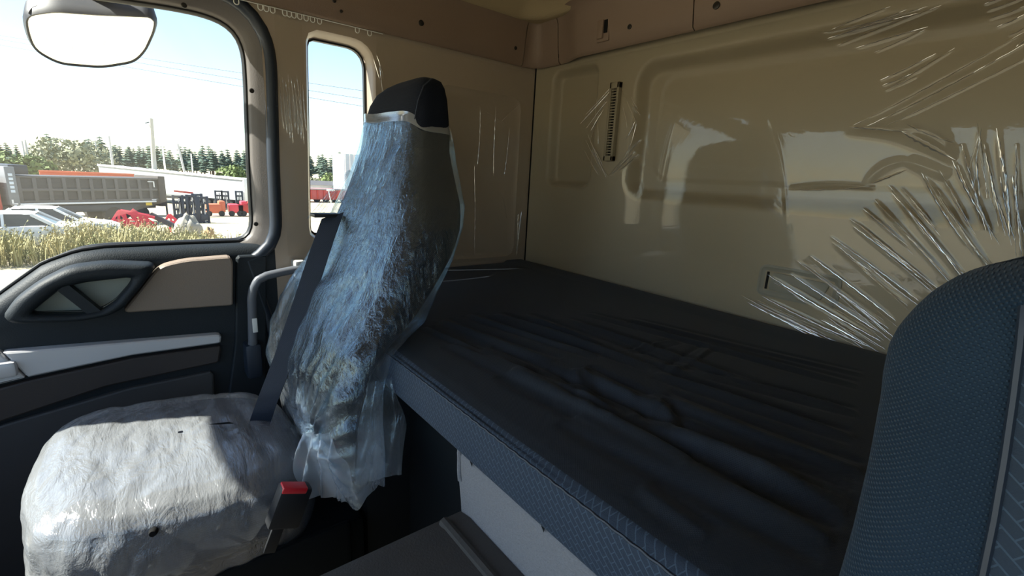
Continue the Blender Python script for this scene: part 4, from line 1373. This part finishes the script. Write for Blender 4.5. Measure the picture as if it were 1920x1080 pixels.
lpart('canopy', MB().box((-W_, 0.2, ztp + 0.05), (-0.1, 0.95, ztp + 0.52), 0.04), E_['dark_steel'], dt, label='dark cab guard')
for k in range(5):
    z = zb + hb_ * (0.42 + 0.14 * k)
    lpart('marking', MB().box((0.115, 0.06, z), (0.128, 0.22, z + hb_ * 0.09), 0.005), E_['mark'], dt, label='pale painted marking')
for (ya, yb, za, zc) in ((0.02, 0.24, zb + 0.02, zb + 0.08), (0.02, 0.09, zb + 0.02, zb + 0.26), (Ld - 0.75, Ld - 0.38, ztp - 0.24, ztp - 0.19), (Ld - 0.43, Ld - 0.37, ztp - 0.55, ztp - 0.19), (Ld - 0.62, Ld - 0.36, zb + 0.10, zb + 0.15)):
    lpart('reflective_strip', MB().box((0.11, ya, za), (0.13, yb, zc)), E_['white_paint'], dt, label='white reflective strip')
lpart('cab', MB().box((-W_, -2.0, zb - 0.3), (0.0, -0.25, ztp + 0.05), 0.15), E_['paint_red'], dt, label='red cab')
lpart('chassis', MB().box((-W_ + 0.6, -1.8, zb - 0.45), (-0.6, Ld, zb - 0.08), 0.02), E_['dark_steel'], dt)
lpart('side_guard', MB().box((-0.3, 1.0, zb - 0.5), (-0.1, Ld - 1.2, zb - 0.12), 0.02), E_['dark_steel'], dt)
for y in (-1.2, Ld - 2.6, Ld - 1.2):
    for x in (-0.25, -W_ + 0.25):
        lpart('wheel', wheel_mb((x, y, 0.5), 0.5, 0.32), E_['tyre'], dt)
lpart('reflector', MB().box((0.02, Ld - 0.95, zb - 0.22), (0.06, Ld - 0.6, zb - 0.05), 0.01), E_['yellow'], dt, label='yellow rear reflector')

# orange tipper body behind it
a, b_ = at(72, 319, 0, -44.0), at(252, 326, 0, -44.0)
gz = ground_z(-45)
ot = thing('orange_trailer', 'orange tipper trailer whose top edge shows above the grey dump body', 'trailer', (a[0] - 1.2, a[1], gz))
hz = a[2] - gz
lpart('body', MB().box((-1.1, 0.0, hz - 1.3), (1.1, b_[1] - a[1], hz - 0.12), 0.04), E_['orange'], ot)
lpart('top_rail', MB().box((1.02, 0.0, hz - 0.12), (1.18, b_[1] - a[1], hz), 0.02), E_['orange'], ot)
for k in range(4):
    lpart('wheel', wheel_mb((0.8 - 1.6 * (k % 2), 1.0 + 1.3 * (k // 2), 0.5), 0.5, 0.3), E_['tyre'], ot)
lpart('chassis', MB().box((-0.7, 0.1, 0.5), (0.7, b_[1] - a[1], hz - 1.3), 0.02), E_['dark_steel'], ot)

# long white curtain-sided trailer
a, b_ = at(184, 309, 0, -64.0), at(456, 336, 0, -50.0)
wt = thing('curtain_trailer', 'long white curtain sided trailer standing behind the tipper truck', 'trailer', (a[0], a[1], -4.2))
wt.rotation_euler = (0, 0, math.atan2(-(b_[0] - a[0]), (b_[1] - a[1])))
Lw = math.hypot(b_[0] - a[0], b_[1] - a[1])
z0_, z1_ = a[2] + 4.2, b_[2] + 4.2
mb = MB()
nsc = 16
vs_, fs_ = [], []
for i in range(nsc + 1):
    s_ = i / nsc
    zt_ = z0_ + (z1_ - z0_) * s_ - (0.05 if i % 2 else 0)
    for x, z in ((0.0, 0.9), (0.04 if i % 2 else 0.0, 1.8), (0, zt_), (-2.4, zt_), (-2.4, 0.9)):
        vs_.append((x, Lw * s_, z))
for i in range(nsc):
    for k in range(5):
        fs_.append((i * 5 + k, i * 5 + (k + 1) % 5, (i + 1) * 5 + (k + 1) % 5, (i + 1) * 5 + k))
fs_ += [(0, 1, 2, 3, 4), tuple(nsc * 5 + k for k in range(5))[::-1]]
lpart('curtain', mb.add(vs_, fs_), E_['tarp'], wt)
lpart('roof_rail', MB().bar((0.03, 0, z0_), (0.03, Lw, z1_), 0.14, 0.16), E_['white_paint'], wt)
lpart('rear_frame', MB().box((-2.45, Lw - 0.05, 0.85), (0.06, Lw + 0.1, z1_ + 0.05), 0.02), E_['white_paint'], wt)
lpart('chassis', MB().box((-2.0, 0.3, 0.55), (-0.4, Lw, 0.9), 0.02), E_['dark_steel'], wt)
for k in range(6):
    lpart('wheel', wheel_mb((-0.3 - 1.8 * (k % 2), Lw - 2.0 - 1.3 * (k // 2), 0.5), 0.5, 0.35), E_['tyre'], wt)


# white cars behind the weeds
def car(name, label, x, y, nose=1, col='white_paint', h=1.42, rot=0.0, boxy=False):
    """saloon lying along Y, nose towards +Y (nose=1)"""
    o = thing(name, label, 'car', (x, y, ground_z(x)), 'parked cars' if False else None)
    o.rotation_euler = (0, 0, rot + (0 if nose > 0 else math.pi))
    w = 0.86
    sec = [(-2.2, 0.45, 0.80, 0.75), (-2.1, 0.35, 0.93, 0.80), (-1.2, 0.25, 0.97, 0.85), (0.0, 0.22, 0.94, 0.86), (0.9, 0.22, 0.92, 0.86), (1.9, 0.25, 0.78, 0.82), (2.2, 0.38, 0.66, 0.70)]
    loops = []
    for yy, zl, zh, hw in sec:
        loops.append([(-hw, yy, zl), (-hw - 0.03, yy, (zl + zh) / 2), (-hw + 0.03, yy, zh - 0.05), (-hw + 0.14, yy, zh), (hw - 0.14, yy, zh), (hw - 0.03, yy, zh - 0.05), (hw + 0.03, yy, (zl + zh) / 2), (hw, yy, zl)])
    mb = MB()
    n_ = 8
    vs_ = [v for L in loops for v in L]
    fs_ = [(i * n_ + k, i * n_ + (k + 1) % n_, (i + 1) * n_ + (k + 1) % n_, (i + 1) * n_ + k) for i in range(len(loops) - 1) for k in range(n_)]
    fs_ += [tuple(range(n_)), tuple((len(loops) - 1) * n_ + k for k in range(n_))[::-1]]
    lpart('body', mb.add(vs_, fs_), E_[col], o, autosmooth=50)
    # greenhouse: glass core with white roof and pillars
    base_ = [(-1.55, 0.93), (0.95, 0.92)]
    topy = [(-0.95, h - 0.04), (0.22, h - 0.04)]
    vs_ = []
    for (yy, zz_), hw in ((base_[0], w - 0.08), (base_[1], w - 0.08), (topy[1], w - 0.24), (topy[0], w - 0.24)):
        vs_ += [(-hw, yy, zz_), (hw, yy, zz_)]
    lpart('windows', MB().add(vs_, [(0, 2, 4, 6), (1, 7, 5, 3), (0, 1, 3, 2), (2, 3, 5, 4), (4, 5, 7, 6), (6, 7, 1, 0)]), E_['car_glass'], o, smooth=False)
    r_ = MB()
    rs = []
    for yy, zz_, hw in ((-1.02, h - 0.05, w - 0.22), (-0.7, h, w - 0.26), (0.0, h, w - 0.26), (0.28, h - 0.05, w - 0.22)):
        rs += [(-hw, yy, zz_ - 0.03), (-hw + 0.1, yy, zz_ + 0.015), (hw - 0.1, yy, zz_ + 0.015), (hw, yy, zz_ - 0.03)]
    fs_ = [(i * 4 + k, i * 4 + k + 1, (i + 1) * 4 + k + 1, (i + 1) * 4 + k) for i in range(3) for k in range(3)]
    lpart('roof', r_.add(rs, fs_), E_[col], o)
    for sx in (-1, 1):
        for ya, yb, wa, wb in ((0.97, 0.24, 0.07, 0.07), (-1.58, -0.97, 0.14, 0.10), (-0.25, -0.25, 0.07, 0.07)):
            lpart('pillar', MB().bar((sx * (w - 0.07), ya, 0.90), (sx * (w - 0.22), yb, h - 0.04), wa, wb), E_[col], o)
    for yy in (-1.35, 1.4):
        for sx in (-1, 1):
            lpart('wheel', wheel_mb((sx * 0.76, yy, 0.31), 0.31, 0.2), E_['tyre'], o)
    return o


q = at(80, 392, 0, -26)
car('car', 'white saloon car behind the weeds with its nose towards the red harrow', -26.9, q[1] + 0.05, 1)
q = at(18, 398, 0, -24)
car('car', 'white car in the weeds in front of the other white saloon', -24.0, q[1] - 0.35, -1, h=1.36)
q = at(-2, 380, 0, -30)
car('car', 'pale silver car beside the front wheels of the tipper truck', -30.0, q[1] - 1.0, 1, 'steel_pale', h=1.62)

# red harrow frame
hw0 = thing('harrow', 'folded red harrow frame lying in dry grass in front of the tipper truck', 'farm machine', (-28, *at(262, 425, 0, -28)[1:2], ground_z(-28)))
hx = lambda px, py, dx=0.0: tuple(at(px, py, 0, -28 + dx))
for (a, b_, w) in (((246, 394), (292, 424), .10), ((224, 396), (290, 408), .12), ((222, 396), (204, 424), .10), ((200, 419), (292, 422), .10), ((200, 425), (290, 425), .08), ((222, 396), (246, 424), .08), ((232, 399), (238, 423), .06),
                   ((246, 404), (262, 423), .06), ((228, 412), (276, 414), .05), ((258, 408), (272, 424), .06), ((212, 412), (236, 418), .05), ((222, 397), (222, 424), .07), ((230, 396), (288, 420), .08)):
    MB().bar(hx(*a), hx(*b_), w).build('frame_bar', E_['harrow'], hw0)
    MB().bar(hx(a[0] + 2, a[1] - 2, -0.9), hx(b_[0] + 2, b_[1] - 2, -0.9), w * 0.8).build('frame_bar', E_['harrow'], hw0)
for px in (205, 220, 235, 250, 265, 280):
    MB().bar(hx(px, 424), (hx(px, 424)[0], hx(px, 424)[1], ground_z(-28)), 0.06).build('tine', E_['dark_steel'], hw0)
hw1 = thing('harrow_section', 'smaller red harrow section leaning next to the forklift masts', 'farm machine', (-30, at(325, 420, 0, -30)[1], ground_z(-30)))
hx = lambda px, py, dx=0.0: tuple(at(px, py, 0, -30 + dx))
mb = MB()
for (a, b_, w) in (((309, 415), (318, 402), .10), ((318, 402), (334, 416), .12), ((309, 415), (330, 417), .10), ((318, 403), (322, 417), .08), ((314, 408), (330, 410), .06)):
    mb.bar(hx(*a), hx(*b_), w)
mb.bar(hx(318, 416), (-30, at(318, 416, 0, -30)[1], ground_z(-30)), 0.1)
mb.build('frame', E_['harrow'], hw1)
sb_ = thing('steel_beam', 'dark grey steel beam slanting in the grass beside the red harrow', 'beam', (-28.5, at(305, 420, 0, -28.5)[1], ground_z(-28.5)))
MB().bar(at(282, 402, 0, -28.6), at(326, 424, 0, -28.2), 0.16, 0.22).bar(at(326, 424, 0, -28.2), (-28.2, at(327, 424, 0, -28.2)[1], ground_z(-28.2)), 0.12).build('beam', E_['dump'], sb_)


def mast(name, label, x, px, py_top, py_bot, w, group=None):
    p0, p1 = at(px, py_bot, 0, x), at(px, py_top, 0, x)
    g = ground_z(x)
    o = thing(name, label, 'forklift mast', (x, p0[1], g), group)
    h = p1[2] - g
    for s_ in (-1, 1):
        lpart('rail', MB().box((-0.08, s_ * w - 0.07, 0), (0.08, s_ * w + 0.07, h), 0.015), E_['dark_steel'], o)
    for z in (0.12, h * 0.3, h * 0.5, h * 0.74, h - 0.08):
        lpart('crossbar', MB().box((-0.05, -w, z - 0.06), (0.05, w, z + 0.06), 0.01), E_['dark_steel'], o)
    lpart('cylinder', MB().tube([(0.02, 0.05, 0.1), (0.02, 0.05, h * 0.9)], 0.05, 10), E_['steel_pale'], o, label='pale hydraulic cylinder')
    lpart('carriage', MB().box((0.09, -w * 0.8, h * 0.12), (0.16, w * 0.8, h * 0.34), 0.02), E_['dark_steel'], o)
    lpart('fork', MB().bar((0.12, -w * 0.4, h * 0.1), (0.12, -w * 0.4, h * 0.8), 0.09, 0.05), E_['dark_steel'], o)
    lpart('hose', MB().tube([(0.06, -w * 0.5, 0.2), (0.10, -w * 0.2, h * 0.4), (0.05, w * 0.3, h * 0.8)], 0.03, 6), E_['dark_steel'], o)
    return o


for k, (px, top_) in enumerate(((338, 366), (351, 367), (363, 365), (374, 363), (384, 368))):
    mast('forklift_mast', ['forklift mast nearest to the tipper truck in the dark row', 'second forklift mast from the tipper truck', 'middle forklift mast of the dark row', 'fourth forklift mast from the tipper truck', 'forklift mast at the open end of the dark row'][k],
         -36.0 - 0.25 * (k % 2), px, top_, 415, 0.235, 'forklift masts standing in a row')
for k, (px, top_) in enumerate(((412, 357), (424, 358), (450, 358))):
    mast('forklift_mast', ['far forklift mast at the left end in front of the white trailer', 'far forklift mast in the middle in front of the white trailer', 'far forklift mast at the right end above the red machine'][k], -50.0, px, top_, 388, 0.25, 'far forklift masts')
for k, (px, py, lab, cl) in enumerate(((443, 391, 'small red machine on the sand under the white trailer', 'harrow'), (400, 378, 'orange machine between the two groups of forklift masts', 'orange'), (458, 392, 'red machine at the window edge next to another red machine', 'paint_red'))):
    x = -44.0
    p = at(px, py, 0, x)
    o = thing('forklift', lab, 'machine', (x, p[1], ground_z(x)))
    lpart('body', MB().box((-0.5, -0.55, 0.25), (0.5, 0.5, 0.95), 0.08), E_[cl], o)
    lpart('counterweight', MB().box((-0.45, 0.3, 0.3), (0.45, 0.75, 1.2), 0.1), E_[cl], o)
    for yy in (-0.4, 0.45):
        lpart('wheel', wheel_mb((0.45, yy, 0.22), 0.22, 0.16), E_['tyre'], o)
bd = thing('flatbed_frame', 'pale flatbed frame on a red bar beside the rear of the tipper truck', 'trailer', (-42, at(335, 370, 0, -42)[1], ground_z(-42)))
MB().bar(at(306, 364, 0, -42), at(372, 368, 0, -42), 0.25, 0.14).build('deck', E_['white_paint'], bd)
MB().bar(at(326, 358, 0, -42), at(362, 362, 0, -42), 0.12).build('bar', E_['paint_red'], bd, label='red bar')
for px in (310, 340, 368):
    p = at(px, 368, 0, -42)
    MB().bar(p, (p[0], p[1], ground_z(-42)), 0.12).build('leg', E_['dark_steel'], bd)

# boulder and dry clump at the edge of the sand
def lump(name, label, cat, px, py, x, sx, sz, m, seed):
    p = at(px, py, 0, x)
    g = ground_z(x)
    vs_ = []
    n1, n2 = 24, 12
    for i in range(n1):
        for j in range(n2):
            a, b_ = 2 * math.pi * i / n1, (j / (n2 - 1)) * math.pi / 2
            k = 1 + 0.25 * mnoise.noise(Vector((math.cos(a) * 2 + seed, math.sin(a) * 2, b_ * 2)))
            vs_.append((x + sx * 0.7 * k * math.cos(a) * math.cos(b_), p[1] + sx * k * math.sin(a) * math.cos(b_), g - 0.03 + sz * k * math.sin(b_)))
    return mesh_obj(name, vs_, grid_faces(n1, n2, True), m, None, label=label, cat=cat)


lump('boulder', 'grey tan boulder half hidden by dry weeds near the red harrow', 'rock', 354, 424, -26.5, 0.62, 1.02, E_['stone'], 2)
lump('dry_clump', 'small rust tan dried plant clump standing alone on the sand', 'plant', 391, 430, -25.0, 0.30, 0.62, E_['dry'], 5)

# poles and wires
for k, (px, t_, x, r, m_, lab) in enumerate(((283, 222, -60, 0.24, 'concrete', 'thick pale concrete utility pole rising above the white trailer'), (204, 255, -80, 0.14, 'steel_pale', 'thin pale mast at the left end of the white trailer'),
                                          (41, 264, -80, 0.10, 'steel_pale', 'slim pole before the green trees, the outer one of a close pair'), (47, 262, -80, 0.10, 'steel_pale', 'slim pole before the green trees, the inner one of a close pair'), (178, 262, -90, 0.08, 'steel_pale', 'thin pole beside the silvery tree'),
                                          (304, 268, -80, 0.12, 'white_paint', 'white pole just past the concrete utility pole'), (333, 270, -85, 0.16, 'steel_pale', 'slanting pale pole before the conifers'), (358, 288, -80, 0.09, 'white_paint', 'short white pole before the conifers'))):
    p = at(px, t_, 0, x)
    lean = -0.35 if k == 0 else (0.8 if k == 6 else 0)
    b0 = (x, p[1] + lean, -4.2)
    if k == 0:
        o = thing('utility_pole', lab, 'pole', b0)
        MB().tube([b0, tuple(p)], [r, r * 0.7], 12).build('pole', E_[m_], o)
        MB().bar((x, p[1] - 0.5, p[2] - 0.5), (x, p[1] + 0.1, p[2] - 0.25), 0.08).build('crossarm', E_['dark_steel'], o)
    else:
        MB().tube([b0, tuple(p)], [r, r * 0.8], 8).build('pole', E_[m_], None, label=lab, cat='pole')
for k, (pa, pb) in enumerate((((270, 103), (676, 163)), ((262, 112), (676, 178)), ((240, 120), (676, 192)))):
    a, b_ = at(*pa, 0, -90), at(*pb, 0, -70)
    a2 = a + (a - b_) * 1.2
    b2 = b_ + (b_ - a) * 1.5
    pts = [tuple(a2 * (1 - s_) + b2 * s_ + np.array([0, 0, -0.5 * math.sin(math.pi * s_)])) for s_ in np.linspace(0, 1, 24)]
    MB().tube(pts, 0.028, 5).build('power_line', E_['wire'], None, label=['topmost dark power line crossing the sky', 'middle dark power line crossing the sky', 'lowest dark power line crossing the sky'][k], cat='wire')


# conifers: several crowns, shared by all copies
def conifer(seed, h):
    r = random.Random(seed)
    o = thing('conifer', 'dark green conifer in the tree line beyond the yard', 'tree', (0, 0, 0), 'conifers of the tree line')
    lpart('trunk', MB().tube([(0, 0, 0), (0.05, 0, h * 0.5), (0, 0, h * 0.95)], [0.16, 0.12, 0.03], 6), E_['bark'], o)
    mb = MB()
    nl = 9
    for i in range(nl):
        z = h * (0.28 + 0.68 * i / nl)
        rr = (1 - i / nl) ** 0.7 * h * 0.19 * r.uniform(0.75, 1.15) + 0.2
        n_ = 9
        for k in range(n_):
            a = 2 * math.pi * (k + r.random() * 0.6) / n_
            L = rr * r.uniform(0.7, 1.15)
            w = 0.30 * L + 0.12
            c_, s_ = math.cos(a), math.sin(a)
            dz = r.uniform(-0.25, 0.2) * L
            tip = (c_ * L, s_ * L, z + dz)
            mb.add([(0, 0, z + 0.45 * L), (c_ * L * 0.55 - s_ * w, s_ * L * 0.55 + c_ * w, z + 0.02), tip, (c_ * L * 0.55 + s_ * w, s_ * L * 0.55 - c_ * w, z + 0.02), (c_ * L * 0.45, s_ * L * 0.45, z - 0.22 * L)],
                   [(0, 1, 2), (0, 2, 3), (1, 4, 2), (2, 4, 3), (0, 4, 1), (0, 3, 4)])
    lpart('crown', mb, E_['needles'], o, smooth=False)
    return o


protos = [conifer(s_, h_) for s_, h_ in ((1, 8.2), (2, 9.0), (3, 7.4), (4, 8.6))]
slots = []
for row, x in enumerate((-150.0, -168.0, -186.0)):
    y = -40.0
    while y < 78:
        slots.append((x + random.uniform(-6, 6), y + random.uniform(-0.6, 0.6), row))
        y += random.uniform(1.5, 2.6)
keep_ = []
for s_ in slots:
    v = RM.T @ np.array([s_[0], s_[1], 1.0])
    px = 960 + F * v[0] / -v[2]
    if -140 < px < 720:
        keep_.append(s_)
for i, (x, y, row) in enumerate(keep_):
    o = protos[i] if i < 4 else copy_tree(protos[random.randrange(4)])
    v = RM.T @ np.array([x, y, 1.0])
    px = 960 + F * v[0] / -v[2]
    k_ = random.uniform(0.82, 1.12) * (0.72 if px < 90 else 1.0) * (1.05 if px > 500 else 1.0) * abs(x) / 168.0
    o.location = (x, y, -4.25 + Z0)
    o.scale = (k_ * 1.1, k_ * 1.1, k_)
    o.rotation_euler = (0, 0, random.uniform(0, 6.28))


def bush(name, label, cat, px, py_top, x, half, m, seed, n=900, leaf=0.30):
    p = at(px, py_top, 0, x)
    g = ground_z(x)
    h = p[2] - g
    r = random.Random(seed)
    o = thing(name, label, cat, (x, p[1], g))
    lpart('trunk', MB().tube([(0, 0, 0), (0.1, 0.1, h * 0.6)], [0.12, 0.05], 6).tube([(0, 0, 0.3), (-0.2, half * 0.4, h * 0.6)], [0.08, 0.03], 5).tube([(0, 0, 0.3), (0.2, -half * 0.4, h * 0.6)], [0.08, 0.03], 5), E_['bark'], o)
    mb = MB()
    blobs = [(r.uniform(-.5, .5) * half, r.uniform(-.6, .6) * half, h * r.uniform(0.35, 0.75), half * r.uniform(0.35, 0.5)) for _ in range(9)]
    for i in range(n):
        bx_, by_, bz_, br_ = blobs[i % 9]
        d_ = Vector((r.gauss(0, 1), r.gauss(0, 1), r.gauss(0, 1))).normalized()
        c_ = Vector((bx_, by_, bz_)) + d_ * br_ * r.uniform(0.6, 1.0)
        c_.z = max(0.1, min(c_.z, h))
        t1 = Vector((r.gauss(0, 1), r.gauss(0, 1), r.gauss(0, 1))).normalized() * leaf
        t2 = d_.cross(t1).normalized() * leaf * 0.7
        mb.add([c_ - t1, c_ + t2, c_ + t1, c_ - t2], [(0, 1, 2, 3)])
    lpart('foliage', mb, m, o, smooth=False, kind='stuff')
    return o


bush('broadleaf_tree', 'bright green bushy tree behind the red truck cab', 'tree', 22, 282, -75, 2.6, E_['leaf'], 3)
bush('broadleaf_tree', 'dull green bush between the slim poles and the silvery tree', 'tree', 62, 288, -78, 2.4, E_['leaf'], 4)
bush('silvery_tree', 'large pale silvery tree behind the orange trailer', 'tree', 128, 262, -88, 5.2, E_['silver_leaf'], 5, 2200, 0.26)
bush('shrub', 'low yellow green shrub above the far end of the white trailer', 'shrub', 432, 308, -95, 3.0, E_['leaf'], 6)
bush('shrub', 'yellow green shrub under the conifers in the narrow window', 'shrub', 632, 325, -95, 3.4, E_['leaf'], 7)
bush('shrub', 'low olive shrub at the near side of the conifers in the narrow window', 'shrub', 590, 335, -100, 3.0, E_['silver_leaf'], 8)

# through the narrow window: red trailer, grey roof, pale panel, lamp post
a, b_ = at(560, 353, 0, -62.0), at(690, 364, 0, -58.0)
rt = thing('red_trailer', 'faded red trailer side with upright ribs seen through the narrow rear window', 'trailer', (-62, a[1], -4.2))
hr = a[2] + 4.2
lr = b_[1] - a[1]
lpart('side', MB().box((-2.2, 0, 0.35), (0, lr, hr), 0.03), E_['red_sheet'], rt)
for k in range(9):
    lpart('rib', MB().box((0, 0.6 + k * lr / 9 - 0.09, 0.4), (0.12, 0.6 + k * lr / 9 + 0.09, hr - 0.02), 0.02), E_['paint_red'], rt)
lpart('top_rail', MB().box((-0.05, 0, hr - 0.12), (0.14, lr, hr + 0.04), 0.02), E_['tarp'], rt)
for k in range(4):
    lpart('wheel', wheel_mb((-0.2, lr * 0.3 + 1.1 * k, 0.42), 0.42, 0.3), E_['tyre'], rt)
a, b_ = at(560, 343, 0, -72.0), at(690, 356, 0, -72.0)
gr_ = thing('long_shed', 'long low grey shed roof behind the faded red trailer', 'shed', (-73, a[1], -4.2))
lpart('wall', MB().box((-4, 0, 0), (0, b_[1] - a[1], a[2] + 4.0)), E_['steel_pale'], gr_, smooth=False)
zt_ = a[2] + 4.2
lpart('roof', MB().add([(0.3, -0.3, zt_ - 0.25), (0.3, b_[1] - a[1] + 0.3, zt_ - 0.25), (-2, b_[1] - a[1] + 0.3, zt_ + 0.35), (-2, -0.3, zt_ + 0.35), (-4.3, -0.3, zt_ - 0.25), (-4.3, b_[1] - a[1] + 0.3, zt_ - 0.25)],
                        [(0, 1, 2, 3), (3, 2, 5, 4)]), E_['dump_rib'], gr_, smooth=False)
a, b_ = at(645, 288, 0, -66.0), at(664, 340, 0, -66.0)
pb_ = thing('panel_building', 'pale blue panelled building standing behind the wrapped seat', 'building', (-66, a[1], -4.2))
lpart('wall', MB().box((-5, 0, 0), (0, 6, a[2] + 4.2)), E_['panel_blue'], pb_, smooth=False)
for k in range(10):
    lpart('panel_rib', MB().box((0, 0.1 + k * 0.6, 0), (0.06, 0.2 + k * 0.6, a[2] + 4.2)), E_['white_paint'], pb_, smooth=False)
p = at(616, 357, 0, -50.0)
lp = thing('lamp_post', 'short white lamp post in front of the faded red trailer', 'lamp post', (-50, p[1] + 0.1, -4.2))
MB().tube([(-50, p[1] + 0.35, -4.2), (-50, p[1], p[2])], 0.05, 8).build('post', E_['white_paint'], lp)
MB().box((-50.15, p[1] - 0.15, p[2] - 0.05), (-49.85, p[1] + 0.6, p[2] + 0.12), 0.03).build('head', E_['white_paint'], lp)

# weeds along the near edge of the yard
mb_v, mb_f = [], []
for i in range(9000):
    x = -random.uniform(19.3, 25.2)
    y = random.uniform(-7.0, 3.6)
    # thinner towards the sand on the right
    if random.random() < sstep(0.3, 3.2, np.array(y)) * 0.96:
        continue
    dens = mnoise.noise(Vector((x * 0.5, y * 0.9, 3.1)))
    if dens < -0.25 and random.random() < 0.7:
        continue
    h = random.uniform(0.3, 1.1) * (1.0 + 0.5 * dens) * (1.0 - 0.45 * float(sstep(-1.5, 2.5, np.array(y))))
    g = ground_z(x) - 0.05
    a = random.uniform(0, 6.28)
    lean = random.uniform(0.05, 0.4) * h
    w = random.uniform(0.008, 0.02)
    dx, dy = math.cos(a), math.sin(a)
    b = len(mb_v)
    mb_v += [(x - dy * w, y + dx * w, g), (x + dy * w, y - dx * w, g), (x + dx * lean * .4 + dy * w, y + dy * lean * .4 - dx * w, g + h * .6), (x + dx * lean * .4 - dy * w, y + dy * lean * .4 + dx * w, g + h * .6), (x + dx * lean, y + dy * lean, g + h)]
    mb_f += [(b, b + 1, b + 2, b + 3), (b + 3, b + 2, b + 4)]
    for q_ in range(random.randrange(1, 5)):
        s_ = random.uniform(0.35, 1.0)
        cx_, cy_, cz_ = x + dx * lean * s_, y + dy * lean * s_, g + h * s_
        a2 = random.uniform(0, 6.28)
        l_ = random.uniform(0.03, 0.09)
        b = len(mb_v)
        mb_v += [(cx_, cy_, cz_), (cx_ + math.cos(a2) * l_, cy_ + math.sin(a2) * l_, cz_ + l_ * .5), (cx_ + math.cos(a2) * l_ * .4, cy_ + math.sin(a2) * l_ * .4 + .03, cz_ + l_ * 1.1)]
        mb_f += [(b, b + 1, b + 2)]
mesh_obj('weeds', mb_v, mb_f, E_['weed'], None, smooth=False, label='tall dry straw and green weeds growing along the yard edge', cat='weeds', kind='stuff')

# kerb mirror outside, above the passenger window
km = thing('kerb_mirror', 'black kerb mirror hanging outside above the passenger window', 'mirror', (XW - 0.25, -0.03, 0.2))
mo = yz([(50, 30), (54, 60), (66, 92), (110, 117), (190, 124), (250, 114), (270, 95), (286, 60), (290, 40), (280, 32), (180, 28), (100, 22)], XW - 0.20)
mo = resample(round_poly(mo, 0.02), 80)
def tl_(q, d_):
    # lies on a plane facing down and inwards, the way kerb mirrors hang
    k_ = (XW - 0.20 - 1.25 * 0.30) / ((XW - 0.20) - 1.25 * q[1])
    n_ = np.array([1, 0, -1.25]) / math.hypot(1, 1.25)
    return tuple(np.array([XW - 0.20, q[0], q[1]]) * k_ + n_ * d_)
loft('housing', [[tl_(q, d_) for q in offset_loop(mo, o_)] for d_, o_ in ((0.0, -0.002), (0.004, 0.003), (-0.01, 0.008), (-0.05, 0.004), (-0.08, -0.03))], M['rubber_black'], km, cap=(False, True))
mm = NT('mirror glass')
g_ = mm.n('ShaderNodeBsdfGlossy')
g_.inputs[0].default_value = (0.85, 0.87, 0.86, 1)
g_.inputs['Roughness'].default_value = 0.02
mm.l(g_.outputs[0], mm.out.inputs[0])
mesh_obj('mirror_glass', [tl_(q, 0.001) for q in mo], [tuple(range(len(mo)))], mm.m, km, smooth=False)
cap_ = resample(round_poly(yz([(52, 32), (62, 14), (120, 6), (260, 14), (284, 24), (288, 40), (180, 28), (100, 22)], XW - 0.20), 0.01), 60)
loft('top_cap', [[(XW - 0.20 + d_, q[0], q[1]) for q in offset_loop(cap_, o_)] for d_, o_ in ((0.012, -0.006), (0.014, 0.0), (-0.07, 0.0), (-0.075, -0.01))], M['rubber_black'], km, cap=(True, True))
MB().bar((XW - 0.24, -0.03, 0.34), (XW - 0.10, -0.03, 0.46), 0.03).build('arm', M['rubber_black'], km)
